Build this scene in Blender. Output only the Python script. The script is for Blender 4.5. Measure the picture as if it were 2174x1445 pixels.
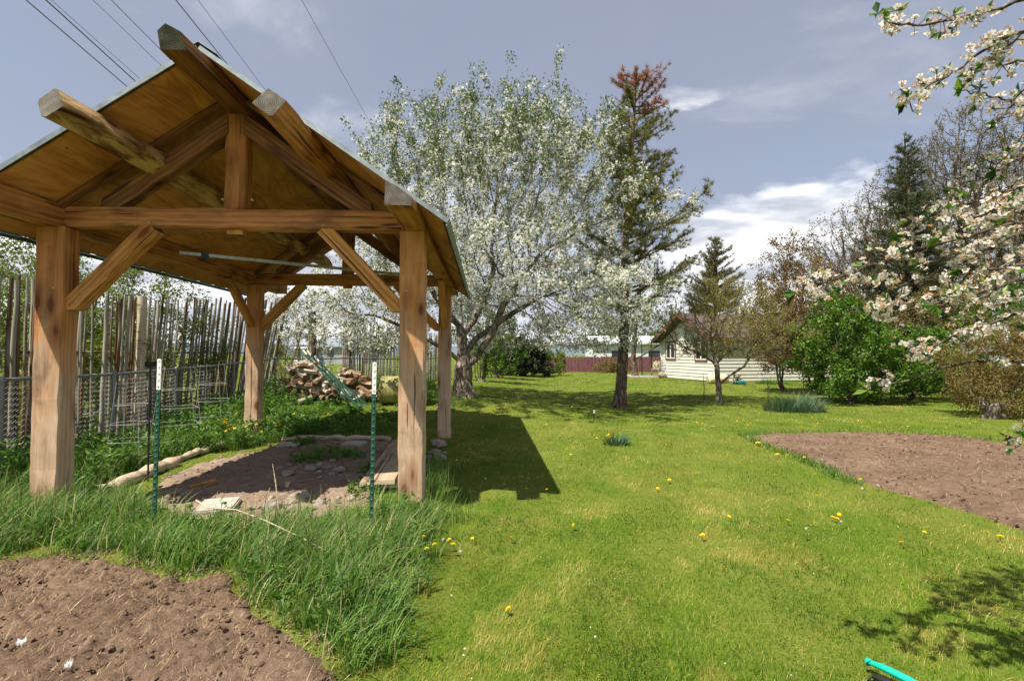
import bpy, bmesh, math, random
import numpy as np
from mathutils import Vector, Matrix

for o in list(bpy.data.objects): bpy.data.objects.remove(o, do_unlink=True)
scene = bpy.context.scene
COL = scene.collection
R = random.Random(7)
RNG = np.random.default_rng(11)

# ------------------------------------------------------------------ camera
EYE = 1.5; FPX = 1000.0; PITCH = math.atan2(29.5, FPX)
cam = bpy.data.cameras.new('camera'); camo = bpy.data.objects.new('camera', cam); COL.objects.link(camo)
cam.sensor_width = 36.0; cam.lens = 36.0*FPX/2174.0; cam.clip_start = 0.05; cam.clip_end = 3000
camo.location = (0, 0, EYE); camo.rotation_euler = (math.radians(90)+PITCH, 0, 0)
scene.camera = camo
# ------------------------------------------------------------------ sun, sky, exposure
SUN_TRAVEL = Vector((1.06, 1.05, -2.64)).normalized()
sun = bpy.data.lights.new('sun', 'SUN'); suno = bpy.data.objects.new('sun', sun); COL.objects.link(suno)
sun.energy = 4.6; sun.angle = math.radians(0.53); sun.color = (1.0, 0.92, 0.76)
suno.rotation_euler = SUN_TRAVEL.to_track_quat('-Z', 'Y').to_euler(); suno.location = (-6, -6, 14)
world = bpy.data.worlds.new('World'); scene.world = world; world.use_nodes = True
scene.view_settings.view_transform = 'Standard'; scene.view_settings.look = 'None'
scene.view_settings.gamma = 1.0; scene.view_settings.use_curve_mapping = False
scene.view_settings.exposure = 0.97
scene.cycles.max_bounces = 6; scene.cycles.diffuse_bounces = 3; scene.cycles.glossy_bounces = 2; scene.cycles.transmission_bounces = 3

def build_sky():
    nt = world.node_tree; nt.nodes.clear(); L = nt.links
    def nd(t, **k):
        n = nt.nodes.new(t)
        for a, b in k.items(): setattr(n, a, b)
        return n
    sky = nd('ShaderNodeTexSky', sky_type='NISHITA', sun_disc=False)
    sky.sun_elevation = math.radians(60.5); sky.sun_rotation = math.radians(225)
    sky.altitude = 900; sky.air_density = 1.0; sky.dust_density = 1.0; sky.ozone_density = 2.0
    tc = nd('ShaderNodeTexCoord'); sep = nd('ShaderNodeSeparateXYZ'); L.new(tc.outputs['Generated'], sep.inputs[0])
    def math_(op, a, b=None, c=None, clamp=False):
        n = nd('ShaderNodeMath', operation=op, use_clamp=clamp)
        for i, v in enumerate((a, b, c)):
            if v is None: continue
            if isinstance(v, (int, float)): n.inputs[i].default_value = v
            else: L.new(v, n.inputs[i])
        return n.outputs[0]
    def smooth(v, lo, hi):
        n = nd('ShaderNodeMapRange', interpolation_type='SMOOTHSTEP'); L.new(v, n.inputs[0])
        n.inputs[1].default_value = lo; n.inputs[2].default_value = hi; return n.outputs[0]
    def noise(vec, scale, detail, rough=.55, dist=0.):
        n = nd('ShaderNodeTexNoise'); L.new(vec, n.inputs['Vector']); n.inputs['Scale'].default_value = scale
        n.inputs['Detail'].default_value = detail; n.inputs['Roughness'].default_value = rough; n.inputs['Distortion'].default_value = dist
        return n.outputs['Fac']
    def mapv(scale, loc=(0, 0, 0), src=None):
        n = nd('ShaderNodeMapping'); L.new(src or tc.outputs['Generated'], n.inputs[0]); n.inputs['Scale'].default_value = scale; n.inputs['Location'].default_value = loc
        return n.outputs[0]
    def mix(f, a, b):
        n = nd('ShaderNodeMix', data_type='RGBA'); L.new(f, n.inputs[0]) if not isinstance(f, float) else setattr(n.inputs[0], 'default_value', f)
        for i, v in ((6, a), (7, b)):
            if isinstance(v, tuple): n.inputs[i].default_value = (*v, 1)
            else: L.new(v, n.inputs[i])
        return n.outputs[2]
    z = sep.outputs['Z']
    # a thin even veil of high cloud takes some of the blue out of the whole sky
    veil_n = noise(mapv((1.2, 1.2, 2.4)), 1.6, 4)
    veil = math_('MULTIPLY_ADD', veil_n, .44, .46)
    col = mix(veil, sky.outputs[0], (2.08, 2.14, 2.42))
    # high wisps, on a flat layer overhead
    zz = math_('ADD', z, .12); px = math_('DIVIDE', sep.outputs['X'], zz); py = math_('DIVIDE', sep.outputs['Y'], zz)
    cmb = nd('ShaderNodeCombineXYZ'); L.new(px, cmb.inputs[0]); L.new(py, cmb.inputs[1])
    wn = noise(mapv((.55, 1.0, 1), (3.1, 1.5, 0), cmb.outputs[0]), 1.3, 7, .6, .5)
    wm = math_('MULTIPLY', smooth(wn, .53, .74), .55)
    col = mix(wm, col, (4.6, 4.6, 4.8))
    # a bank of cumulus all round, low down
    bn = noise(mapv((1.0, 1.0, 2.6), (.35, .2, .1)), 2.1, 8, .56, .3)
    lev = math_('SUBTRACT', .335, z)
    bf = math_('ADD', math_('MULTIPLY', lev, 2.0), math_('MULTIPLY_ADD', bn, 1.7, -.85))
    bm = smooth(bf, -.04, .16)
    sh = noise(mapv((1.0, 1.0, 5.5), (2.2, .4, .15)), 2.6, 6, .55, .4)
    shade = smooth(sh, .43, .64)
    bank = mix(shade, (3.1, 3.3, 3.75), (7.0, 7.0, 7.1))
    col = mix(bm, col, bank)
    bg = nd('ShaderNodeBackground'); bg.inputs['Strength'].default_value = .104
    L.new(col, bg.inputs['Color']); out = nd('ShaderNodeOutputWorld'); L.new(bg.outputs[0], out.inputs['Surface'])
build_sky()

# ------------------------------------------------------------------ helpers
def smoothstep(a, b, v):
    t = np.clip((v-a)/(b-a), 0, 1); return t*t*(3-2*t)
def gz(x, y):
    x = np.asarray(x, float); y = np.asarray(y, float)
    z = .34*smoothstep(8.6, 12.6, y)*smoothstep(2.6, -2.4, x)*(1-.6*smoothstep(16, 40, y))
    z = z + .10*smoothstep(-4.3, -6.0, x)*smoothstep(2, 5, y)
    z = z + .012*np.sin(x*1.3+.4)*np.sin(y*1.1+1.2) + .006*np.sin(x*3.1+y*2.3)
    return z
def gzf(x, y): return float(gz(x, y))
def ray(px, py):
    dx = (px-1087.)/FPX; dz = (722.5-py)/FPX
    c, s = math.cos(PITCH), math.sin(PITCH)
    return Vector((dx, c - dz*s, s + dz*c))
def at(px, py, d):                       # point at distance d in front of the eye
    r = ray(px, py); r = r*(d/r.y); return Vector((r.x, r.y, r.z+EYE))
def ground(px, py):                      # point of the ground seen there
    r = ray(px, py); z = 0.
    for _ in range(12):
        t = (z-EYE)/r.z; z = gzf(r.x*t, r.y*t)
    return Vector((r.x*t, r.y*t, z))
def unit(v): return v/np.maximum(np.linalg.norm(v, axis=-1, keepdims=True), 1e-9)
def in_poly(x, y, poly):
    x = np.asarray(x); y = np.asarray(y); ins = np.zeros(x.shape, bool); n = len(poly)
    for i in range(n):
        x1, y1 = poly[i]; x2, y2 = poly[(i+1) % n]
        c = ((y1 > y) != (y2 > y)) & (x < (x2-x1)*(y-y1)/((y2-y1) if y2 != y1 else 1e-9)+x1)
        ins ^= c
    return ins
def poly_dist(x, y, poly):
    d = np.full(np.shape(x), 1e9); n = len(poly)
    for i in range(n):
        ax, ay = poly[i]; bx, by = poly[(i+1) % n]; ex, ey = bx-ax, by-ay
        t = np.clip(((x-ax)*ex+(y-ay)*ey)/(ex*ex+ey*ey+1e-12), 0, 1)
        d = np.minimum(d, np.hypot(x-ax-t*ex, y-ay-t*ey))
    return d
_perm = RNG.random((64, 64))
def vnoise(x, y, s=1., o=0):
    x = np.asarray(x)*s+o*7.3+100; y = np.asarray(y)*s+o*3.7+100
    xi = np.floor(x).astype(int); yi = np.floor(y).astype(int); fx = x-xi; fy = y-yi
    fx = fx*fx*(3-2*fx); fy = fy*fy*(3-2*fy)
    g = lambda a, b: _perm[a % 64, b % 64]
    return (g(xi, yi)*(1-fx)+g(xi+1, yi)*fx)*(1-fy)+(g(xi, yi+1)*(1-fx)+g(xi+1, yi+1)*fx)*fy
def fnoise(x, y, s=1., o=0, oct=4):
    r = 0; a = .5
    for k in range(oct): r = r+a*vnoise(x, y, s*2**k, o+k); a *= .5
    return r

class MB:
    """collects triangles and quads; build() links them as ONE mesh object"""
    def __init__(s): s.v = []; s.n = 0; s.f = []; s.a = []
    def add(s, v, f, rnd=None, mi=0, smooth=False):
        v = np.asarray(v, np.float32).reshape(-1, 3); f = np.asarray(f, np.int64)
        if len(v) == 0: return
        s.v.append(v); s.a.append(np.broadcast_to(np.asarray(0. if rnd is None else rnd, np.float32), (len(v),)).copy())
        s.f.append((f+s.n, mi, smooth)); s.n += len(v)
    def tri_count(s): return sum(len(f)*(f.shape[1]-2) for f, _, _ in s.f)
    def mesh(s, name, mats):
        me = bpy.data.meshes.new(name)
        V = np.concatenate(s.v) if s.v else np.zeros((0, 3), np.float32)
        me.vertices.add(len(V)); me.vertices.foreach_set('co', V.ravel())
        loops = np.concatenate([f.ravel() for f, _, _ in s.f]).astype(np.int32)
        tot = np.concatenate([np.full(len(f), f.shape[1]) for f, _, _ in s.f]).astype(np.int32)
        st = np.concatenate([[0], np.cumsum(tot)[:-1]]).astype(np.int32)
        mi = np.concatenate([np.full(len(f), m) for f, m, _ in s.f]).astype(np.int32)
        sm = np.concatenate([np.full(len(f), q) for f, _, q in s.f]).astype(bool)
        me.loops.add(len(loops)); me.loops.foreach_set('vertex_index', loops)
        me.polygons.add(len(tot)); me.polygons.foreach_set('loop_start', st); me.polygons.foreach_set('loop_total', tot)
        me.polygons.foreach_set('material_index', mi); me.polygons.foreach_set('use_smooth', sm)
        at_ = me.attributes.new('rnd', 'FLOAT', 'POINT'); at_.data.foreach_set('value', np.concatenate(s.a))
        for m in (mats if isinstance(mats, (list, tuple)) else [mats]): me.materials.append(M[m] if isinstance(m, str) else m)
        me.update(); me.validate(); return me
    def build(s, name, mats, parent=None, mw=None):
        return obj(name, s.mesh(name, mats), parent, mw)
    # shapes
    def box(s, lo, hi, mi=0, rnd=None, mat=None):
        x0, y0, z0 = lo; x1, y1, z1 = hi
        v = np.array([(x0,y0,z0),(x1,y0,z0),(x1,y1,z0),(x0,y1,z0),(x0,y0,z1),(x1,y0,z1),(x1,y1,z1),(x0,y1,z1)], float)
        if mat is not None: v = v@np.array(mat.to_3x3()).T+np.array(mat.translation)
        s.add(v, [(0,3,2,1),(4,5,6,7),(0,1,5,4),(1,2,6,5),(2,3,7,6),(3,0,4,7)], rnd, mi)
    def tube(s, pts, rad, k=6, mi=0, rnd=None, caps=True, smooth=True, flat=1.0):
        P = np.asarray([tuple(p) for p in pts], float); n = len(P); rad = np.broadcast_to(np.asarray(rad, float), (n,))
        T = np.zeros_like(P); T[1:-1] = P[2:]-P[:-2]; T[0] = P[1]-P[0]; T[-1] = P[-1]-P[-2]; T = unit(T)
        ref = np.array([0, 0, 1.]) if abs(T[:, 2]).mean() < .8 else np.array([1., 0, 0])
        A = unit(np.cross(T, ref)); B = np.cross(T, A)
        th = np.arange(k)*2*math.pi/k
        V = P[:, None]+(A[:, None]*np.cos(th)[None, :, None]+B[:, None]*np.sin(th)[None, :, None]*flat)*rad[:, None, None]
        i = np.arange(n-1)[:, None]*k; j = np.arange(k)[None]; j2 = (j+1) % k
        F = np.stack([i+j, i+j2, i+k+j2, i+k+j], -1).reshape(-1, 4)
        s.add(V.reshape(-1, 3), F[:, ::-1], rnd, mi, smooth)
        if caps:
            s.add(V[0], [list(range(k))], rnd, mi); s.add(V[-1], [list(range(k))[::-1]], rnd, mi)
    def lathe(s, prof, k=24, mi=0, rnd=None, smooth=True, mat=None):     # prof: (radius, height)
        P = np.asarray(prof, float); n = len(P); th = np.arange(k)*2*math.pi/k
        V = np.stack([P[:, 0:1]*np.cos(th), P[:, 0:1]*np.sin(th), np.repeat(P[:, 1:2], k, 1)], -1).reshape(-1, 3)
        if mat is not None: V = V@np.array(mat.to_3x3()).T+np.array(mat.translation)
        i = np.arange(n-1)[:, None]*k; j = np.arange(k)[None]; j2 = (j+1) % k
        s.add(V, np.stack([i+j, i+j2, i+k+j2, i+k+j], -1).reshape(-1, 4), rnd, mi, smooth)
    def grid(s, X, Y, Z, mi=0, rnd=None, smooth=True, keep=None):
        n, m = X.shape; idx = np.arange(n*m).reshape(n, m)
        F = np.stack([idx[:-1, :-1], idx[1:, :-1], idx[1:, 1:], idx[:-1, 1:]], -1).reshape(-1, 4)
        if keep is not None: F = F[keep[:-1, :-1].ravel() & keep[1:, 1:].ravel()]
        s.add(np.stack([X, Y, Z], -1).reshape(-1, 3), F[:, ::-1], rnd, mi, smooth)

def obj(name, me, parent=None, mw=None):
    o = bpy.data.objects.new(name, me); COL.objects.link(o)
    if parent is not None: o.parent = parent
    if mw is not None: o.matrix_local = mw if isinstance(mw, Matrix) else Matrix.Translation(mw)
    return o
def tag(o, label=None, cat=None, group=None, kind=None):
    if label: o['label'] = label
    if cat: o['category'] = cat
    if group: o['group'] = group
    if kind: o['kind'] = kind
    return o
def empty(name, loc=(0, 0, 0), rz=0., label=None, cat=None, group=None):
    o = bpy.data.objects.new(name, None); COL.objects.link(o); o.location = loc; o.rotation_euler = (0, 0, rz); o.empty_display_size = .2
    return tag(o, label, cat, group)

# ------------------------------------------------------------------ materials
M = {}
class NT:
    def __init__(s, name):
        s.m = bpy.data.materials.new(name); s.m.use_nodes = True; s.t = s.m.node_tree; s.t.nodes.clear(); s.L = s.t.links
        M[name] = s.m; s.out = s.t.nodes.new('ShaderNodeOutputMaterial')
    def n(s, t, **k):
        x = s.t.nodes.new(t)
        for a, b in k.items(): setattr(x, a, b)
        return x
    def inp(s, node, name, v):
        i = node.inputs[name]
        if hasattr(v, 'default_value') or isinstance(v, bpy.types.NodeSocket): s.L.new(v, i)
        elif isinstance(v, tuple) and len(v) == 3 and i.type == 'RGBA': i.default_value = (*v, 1)
        else: i.default_value = v
    def coord(s, which='Object', scale=(1, 1, 1), rand=False, loc=(0, 0, 0)):
        tc = s.n('ShaderNodeTexCoord'); mp = s.n('ShaderNodeMapping'); s.L.new(tc.outputs[which], mp.inputs[0])
        mp.inputs['Scale'].default_value = scale; mp.inputs['Location'].default_value = loc
        if rand:
            oi = s.n('ShaderNodeObjectInfo'); mu = s.n('ShaderNodeMath', operation='MULTIPLY'); s.L.new(oi.outputs['Random'], mu.inputs[0]); mu.inputs[1].default_value = 37.
            s.L.new(mu.outputs[0], mp.inputs['Location'])
        return mp.outputs[0]
    def noise(s, vec, scale, detail=4, rough=.55, dist=0.):
        x = s.n('ShaderNodeTexNoise'); s.L.new(vec, x.inputs['Vector'])
        for a, b in (('Scale', scale), ('Detail', detail), ('Roughness', rough), ('Distortion', dist)): x.inputs[a].default_value = b
        return x.outputs['Fac']
    def voro(s, vec, scale, feature='F1', out='Distance'):
        x = s.n('ShaderNodeTexVoronoi', feature=feature); s.L.new(vec, x.inputs['Vector']); x.inputs['Scale'].default_value = scale
        return x.outputs[out]
    def wave(s, vec, scale, dist=2., detail=2., dscale=1., d='Y'):
        x = s.n('ShaderNodeTexWave', bands_direction=d); s.L.new(vec, x.inputs['Vector'])
        for a, b in (('Scale', scale), ('Distortion', dist), ('Detail', detail), ('Detail Scale', dscale)): x.inputs[a].default_value = b
        return x.outputs['Fac']
    def ramp(s, f, stops):
        x = s.n('ShaderNodeValToRGB'); s.L.new(f, x.inputs[0]); e = x.color_ramp.elements
        while len(e) < len(stops): e.new(.5)
        for el, (p, c) in zip(e, stops): el.position = p; el.color = (*c, 1) if len(c) == 3 else c
        return x.outputs[0]
    def rng(s, f, a, b, c=0., d=1.):
        x = s.n('ShaderNodeMapRange'); s.L.new(f, x.inputs[0])
        for i, v in enumerate((a, b, c, d)): x.inputs[i+1].default_value = v
        return x.outputs[0]
    def mix(s, f, a, b, blend='MIX'):
        x = s.n('ShaderNodeMix', data_type='RGBA', blend_type=blend)
        for i, v in ((0, f), (6, a), (7, b)):
            if isinstance(v, tuple): x.inputs[i].default_value = (*v, 1)
            elif isinstance(v, (int, float)): x.inputs[i].default_value = v
            else: s.L.new(v, x.inputs[i])
        return x.outputs[2]
    def math(s, op, a, b=0.):
        x = s.n('ShaderNodeMath', operation=op)
        for i, v in ((0, a), (1, b)):
            if isinstance(v, (int, float)): x.inputs[i].default_value = v
            else: s.L.new(v, x.inputs[i])
        return x.outputs[0]
    def attr(s, nm='rnd'):
        x = s.n('ShaderNodeAttribute', attribute_name=nm); return x.outputs['Fac']
    def rand(s): return s.n('ShaderNodeObjectInfo').outputs['Random']
    def bump(s, h, strength=.4, dist=.01):
        x = s.n('ShaderNodeBump'); s.L.new(h, x.inputs['Height']); x.inputs['Strength'].default_value = strength; x.inputs['Distance'].default_value = dist
        return x.outputs[0]
    def bsdf(s, col, rough=.7, metal=0., normal=None, spec=.3, transl=0., tcol=None):
        p = s.n('ShaderNodeBsdfPrincipled'); s.inp(p, 'Base Color', col); s.inp(p, 'Roughness', rough); s.inp(p, 'Metallic', metal)
        p.inputs['Specular IOR Level'].default_value = spec
        if normal is not None: s.L.new(normal, p.inputs['Normal'])
        o = p.outputs[0]
        if transl:
            t = s.n('ShaderNodeBsdfTranslucent'); s.inp(t, 'Color', tcol if tcol is not None else col); mx = s.n('ShaderNodeMixShader'); mx.inputs[0].default_value = transl
            s.L.new(o, mx.inputs[1]); s.L.new(t.outputs[0], mx.inputs[2]); o = mx.outputs[0]
        s.L.new(o, s.out.inputs['Surface']); return s.m

def wood_mat(name, dark, mid, light, knots=True, grey=0., sc=1.0, cracks=.88, bleach=0.):
    s = NT(name)
    big = s.coord('Object', (.55, 2.6, 2.6), True); mid_ = s.coord('Object', (.8, 13, 13), True); fine = s.coord('Object', (2.2, 75, 75), True)
    n0 = s.noise(big, 1.7, 4, .6, .8); n1 = s.noise(mid_, 1.3, 5, .6, .7); n2 = s.noise(fine, 1.2, 4, .6)
    rg = s.wave(s.coord('Object', (.35, 5.5, 5.5), True), 1.2, 7., 3, .6, 'Z')
    f = s.math('ADD', s.math('MULTIPLY', n0, .38), s.math('ADD', s.math('MULTIPLY', n1, .34), s.math('ADD', s.math('MULTIPLY', n2, .20), s.math('MULTIPLY', rg, .10))))
    col = s.ramp(f, [(.34, dark), (.51, mid), (.70, light)])
    if bleach:                     # weathered paler and pinker towards the rain-splashed foot
        tc = s.n('ShaderNodeTexCoord'); sp = s.n('ShaderNodeSeparateXYZ'); s.L.new(tc.outputs['Object'], sp.inputs[0])
        bl = s.math('ADD', sp.outputs[0], s.rng(n0, .3, .7, -.55, .55))
        col = s.mix(s.rng(bl, 2.3, 1.4, 0, bleach), col, s.ramp(f, [(.34, (.36, .245, .165)), (.52, (.55, .41, .295)), (.72, (.68, .545, .42))]))
    if knots:
        kv = s.coord('Object', (1.7, 4.4, 4.4), True); kd = s.math('ADD', s.voro(kv, 1.0), s.rng(n1, .3, .7, -.03, .03))
        halo = s.rng(kd, .14, .38, .6, 0); col = s.mix(halo, col, (dark[0]*.85, dark[1]*.7, dark[2]*.6))
        k = s.rng(kd, .10, .155, 1, 0); col = s.mix(s.math('MULTIPLY', k, .85), col, (dark[0]*.5, dark[1]*.36, dark[2]*.28))
    cr = s.noise(s.coord('Object', (.45, 22, 22), True, (5, 3, 1)), 1.2, 2, .5, .4); ck = s.rng(cr, .362, .332, 0, 1)
    col = s.mix(s.math('MULTIPLY', ck, cracks), col, (.04, .024, .015))
    st = s.rng(s.noise(s.coord('Object', (1.3, 4, 4), True, (9, 2, 4)), 1.1, 5, .65), .53, .68, 0, .66); col = s.mix(st, col, (.075, .042, .026))
    if grey:
        gn = s.noise(big, 3.1, 5, .65); col = s.mix(s.rng(gn, .35, .65, grey*.4, grey), col, (.27, .245, .215))
    saw = s.wave(s.coord('Object', (46, 1.5, 1.5), True), 1.0, 1.6, 1, 1, 'X')
    h = s.math('ADD', s.math('MULTIPLY', n2, .8), s.math('SUBTRACT', s.math('MULTIPLY', saw, .16), s.math('MULTIPLY', ck, 1.4)))
    s.bsdf(col, s.rng(n1, .2, .8, .6, .82), normal=s.bump(h, .7, .008), spec=.25)

wood_mat('timber', (.20, .068, .020), (.47, .192, .064), (.66, .335, .135))
wood_mat('post_timber', (.24, .084, .024), (.50, .215, .072), (.67, .36, .15), bleach=.85)
wood_mat('brace_timber', (.31, .112, .026), (.58, .258, .072), (.75, .41, .15))
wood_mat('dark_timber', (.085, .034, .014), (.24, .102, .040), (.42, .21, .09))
wood_mat('weathered_plank', (.24, .17, .11), (.42, .32, .22), (.55, .44, .32), sc=.8)
wood_mat('pale_wood', (.36, .27, .19), (.52, .42, .31), (.66, .56, .44), knots=False)

s = NT('log_purlin')      # peeled log with bark and beetle scars
v = s.coord('Object', (2.2, 9, 9), True); n1 = s.noise(v, 1.2, 6, .65, .6); n2 = s.noise(s.coord('Object', (7, 26, 26), True), 1., 4)
col = s.ramp(n1, [(.32, (.040, .020, .010)), (.42, (.24, .125, .05)), (.54, (.52, .33, .15)), (.8, (.64, .45, .23))])
col = s.mix(s.rng(n2, .38, .30, 0, .8), col, (.035, .02, .012))
s.bsdf(col, .75, normal=s.bump(s.math('ADD', n1, s.math('MULTIPLY', n2, .5)), .6, .015), spec=.25)

s = NT('end_grain')
v = s.coord('Object', (1, 1, 1), True); n = s.noise(v, 14, 5, .6); r_ = s.n('ShaderNodeTexWave', wave_type='RINGS', rings_direction='X'); s.L.new(s.coord('Object', (0, 1, 1)), r_.inputs['Vector']); r_.inputs['Scale'].default_value = 22; r_.inputs['Distortion'].default_value = 1.2
col = s.ramp(s.math('ADD', s.math('MULTIPLY', r_.outputs['Fac'], .3), s.math('MULTIPLY', n, .7)), [(.3, (.055, .047, .040)), (.55, (.135, .12, .104)), (.8, (.235, .21, .18))])
s.bsdf(col, .85, normal=s.bump(n, .4, .01), spec=.15)

s = NT('plywood')
g = s.coord('Object', (.42, 1.5, 1), True); n2 = s.noise(g, 1.9, 3, .5, 2.2); n1 = s.noise(s.coord('Object', (2.0, 55, 1), True), 1., 3); n3 = s.noise(s.coord('Object', (1., 1.2, 1), True), 1.4, 5)
lines = s.math('PINGPONG', s.math('MULTIPLY', n2, 9.), 1.)          # contour-like veneer figure
f = s.math('ADD', s.math('MULTIPLY', lines, .16), s.math('ADD', s.math('MULTIPLY', n3, .55), s.math('MULTIPLY', n1, .28)))
col = s.ramp(f, [(.30, (.27, .100, .028)), (.5, (.51, .220, .068)), (.72, (.68, .345, .125))])
kd = s.voro(s.coord('Object', (2.6, 5., 1), True), 1.); kr = s.voro(s.coord('Object', (2.6, 5., 1), True), 1., 'F1', 'Color'); sepc = s.n('ShaderNodeSeparateColor'); s.L.new(kr, sepc.inputs[0])
col = s.mix(s.math('MULTIPLY', s.rng(kd, .05, .09, .85, 0), s.rng(sepc.outputs[0], .45, .55)), col, (.075, .03, .012))
st = s.rng(s.noise(s.coord('Object', (.8, .8, 1), True, (3, 1, 2)), 1.6, 6, .65), .52, .70, 0, .6); col = s.mix(st, col, (.13, .06, .025))
tint = s.rng(s.rand(), 0, 1, .84, 1.1); hs = s.n('ShaderNodeHueSaturation'); s.L.new(tint, hs.inputs['Value']); s.L.new(col, hs.inputs['Color'])
s.bsdf(hs.outputs[0], .7, normal=s.bump(n1, .15, .003), spec=.25)

s = NT('galvanised'); n = s.noise(s.coord('Object', (1, 1, 1)), 22, 4); s.bsdf(s.ramp(n, [(.3, (.42, .45, .46)), (.7, (.66, .70, .71))]), s.rng(n, .3, .7, .32, .5), .85)
s = NT('roof_metal'); n = s.noise(s.coord('Object'), 7, 6, .7); s.bsdf(s.ramp(n, [(.3, (.16, .19, .20)), (.7, (.33, .37, .39))]), .5, .7)
s = NT('fence_metal'); n = s.noise(s.coord('Object'), 9, 4); s.bsdf(s.ramp(n, [(.3, (.17, .19, .205)), (.7, (.30, .325, .345))]), .5, .55)
s = NT('wire_metal'); s.bsdf((.34, .35, .35), .45, .6)
s = NT('cage_wire'); s.bsdf((.42, .42, .41), .6, .2)
s = NT('post_green'); n = s.noise(s.coord('Object'), 30, 5, .7); s.bsdf(s.ramp(n, [(.30, (.06, .04, .025)), (.38, (.010, .055, .036)), (.7, (.024, .105, .070))]), .55, spec=.35)
s = NT('white_paint'); n = s.noise(s.coord('Object'), 40, 4); s.bsdf(s.ramp(n, [(.30, (.35, .27, .2)), (.36, (.78, .78, .76)), (.7, (.86, .86, .84))]), .5)
s = NT('black_plastic'); s.bsdf((.018, .018, .02), .5)
s = NT('blue_plastic'); s.bsdf((.03, .11, .30), .5)
s = NT('teal_plastic'); n = s.noise(s.coord('Object'), 8, 3); s.bsdf(s.ramp(n, [(.3, (.0, .36, .25)), (.7, (.01, .50, .36))]), .35, spec=.5)
s = NT('teal_tarp'); s.bsdf((.012, .13, .12), .6)
s = NT('cable'); s.bsdf((.03, .03, .032), .6)
s = NT('cable_grey'); s.bsdf((.16, .17, .17), .6)
s = NT('peg_wood'); s.bsdf((.55, .36, .19), .7)
s = NT('paper_white'); s.bsdf((.78, .78, .77), .8, transl=.2)
s = NT('drum_paint'); n = s.noise(s.coord('Object'), 6, 5, .65); s.bsdf(s.ramp(n, [(.32, (.12, .10, .035)), (.45, (.24, .22, .075)), (.75, (.36, .33, .13))]), .55, normal=s.bump(n, .2, .01))
s = NT('cream_enamel'); n = s.noise(s.coord('Object'), 5, 5); s.bsdf(s.ramp(n, [(.28, (.25, .15, .06)), (.36, (.60, .53, .33)), (.7, (.74, .68, .47))]), .45)

s = NT('stick_wood')
rd = s.rand(); v = s.coord('Object', (16, 16, 1.6), True); n = s.noise(v, 1., 5, .6); n2 = s.noise(s.coord('Object', (5, 5, 2.2), True), 1., 3)
grey = s.ramp(n, [(.3, (.13, .115, .098)), (.55, (.33, .30, .26)), (.8, (.52, .48, .425))])
brown = s.ramp(n, [(.3, (.05, .026, .014)), (.55, (.155, .085, .047)), (.8, (.28, .165, .09))])
pick = s.math('ADD', s.rng(rd, 0, 1, -.75, .42), s.rng(n2, .3, .7, -.35, .35))
s.bsdf(s.mix(s.rng(pick, -.1, .1), grey, brown), .85, normal=s.bump(n, .6, .01), spec=.15)

def bark_mat(name, dark, light, sc=1.):
    s = NT(name); v = s.coord('Object', (7*sc, 7*sc, 2.4*sc)); n = s.noise(v, 1.6, 6, .65, .5); vo = s.voro(s.coord('Object', (9*sc, 9*sc, 2.6*sc)), 1.3, 'DISTANCE_TO_EDGE')
    f = s.math('ADD', s.math('MULTIPLY', n, .8), s.rng(vo, 0, .22, -.12, .2))
    s.bsdf(s.ramp(f, [(.25, dark), (.75, light)]), .9, normal=s.bump(f, .9, .03), spec=.1)
bark_mat('apple_bark', (.055, .043, .034), (.36, .30, .245)); bark_mat('pine_bark', (.040, .028, .022), (.25, .185, .145))
bark_mat('twig_bark', (.05, .036, .027), (.19, .145, .11), 2); bark_mat('grey_bark', (.06, .048, .038), (.27, .225, .18), 1.5)

def leaf_mat(name, stops, transl=.35, rough=.5, spec=.35, boost=1.25):
    s = NT(name); c = s.ramp(s.attr(), stops)
    hs = s.n('ShaderNodeHueSaturation'); s.L.new(c, hs.inputs['Color']); hs.inputs['Value'].default_value = boost; hs.inputs['Saturation'].default_value = 1.08
    s.bsdf(c, rough, spec=spec, transl=transl, tcol=hs.outputs[0])
leaf_mat('apple_leaf', [(0, (.042, .078, .014)), (.5, (.098, .150, .032)), (1, (.20, .26, .07))], .38)
leaf_mat('lilac_leaf', [(0, (.018, .058, .005)), (.5, (.070, .155, .014)), (1, (.21, .32, .04))], .34)
leaf_mat('spring_leaf', [(0, (.065, .10, .014)), (.5, (.14, .185, .028)), (1, (.26, .29, .06))], .40)
leaf_mat('yard_leaf', [(0, (.13, .12, .022)), (.5, (.23, .215, .04)), (1, (.36, .33, .07))], .35)
leaf_mat('bud_leaf', [(0, (.07, .058, .020)), (.5, (.135, .115, .042)), (1, (.22, .19, .08))], .25)
leaf_mat('purple_leaf', [(0, (.085, .050, .020)), (.45, (.165, .105, .040)), (.75, (.235, .170, .055)), (1, (.23, .23, .06))], .40)
leaf_mat('brown_leaf', [(0, (.095, .066, .020)), (.5, (.19, .140, .042)), (1, (.28, .235, .075))], .40)
leaf_mat('pine_needle', [(0, (.065, .068, .014)), (.5, (.150, .145, .030)), (1, (.27, .245, .06))], .15, .6, .25)
leaf_mat('dead_needle', [(0, (.17, .062, .022)), (1, (.34, .140, .055))], .15, .7, .2)
leaf_mat('spruce_needle', [(0, (.026, .040, .015)), (.5, (.056, .076, .028)), (1, (.105, .125, .045))], .12, .6, .25)
leaf_mat('olive_needle', [(0, (.050, .052, .018)), (.5, (.105, .098, .035)), (1, (.17, .15, .06))], .12, .6, .25)
leaf_mat('dark_needle', [(0, (.010, .016, .007)), (1, (.040, .055, .020))], .1, .6, .25)
leaf_mat('far_leaf', [(0, (.05, .075, .03)), (.5, (.09, .12, .05)), (1, (.15, .17, .085))], .25)
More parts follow.
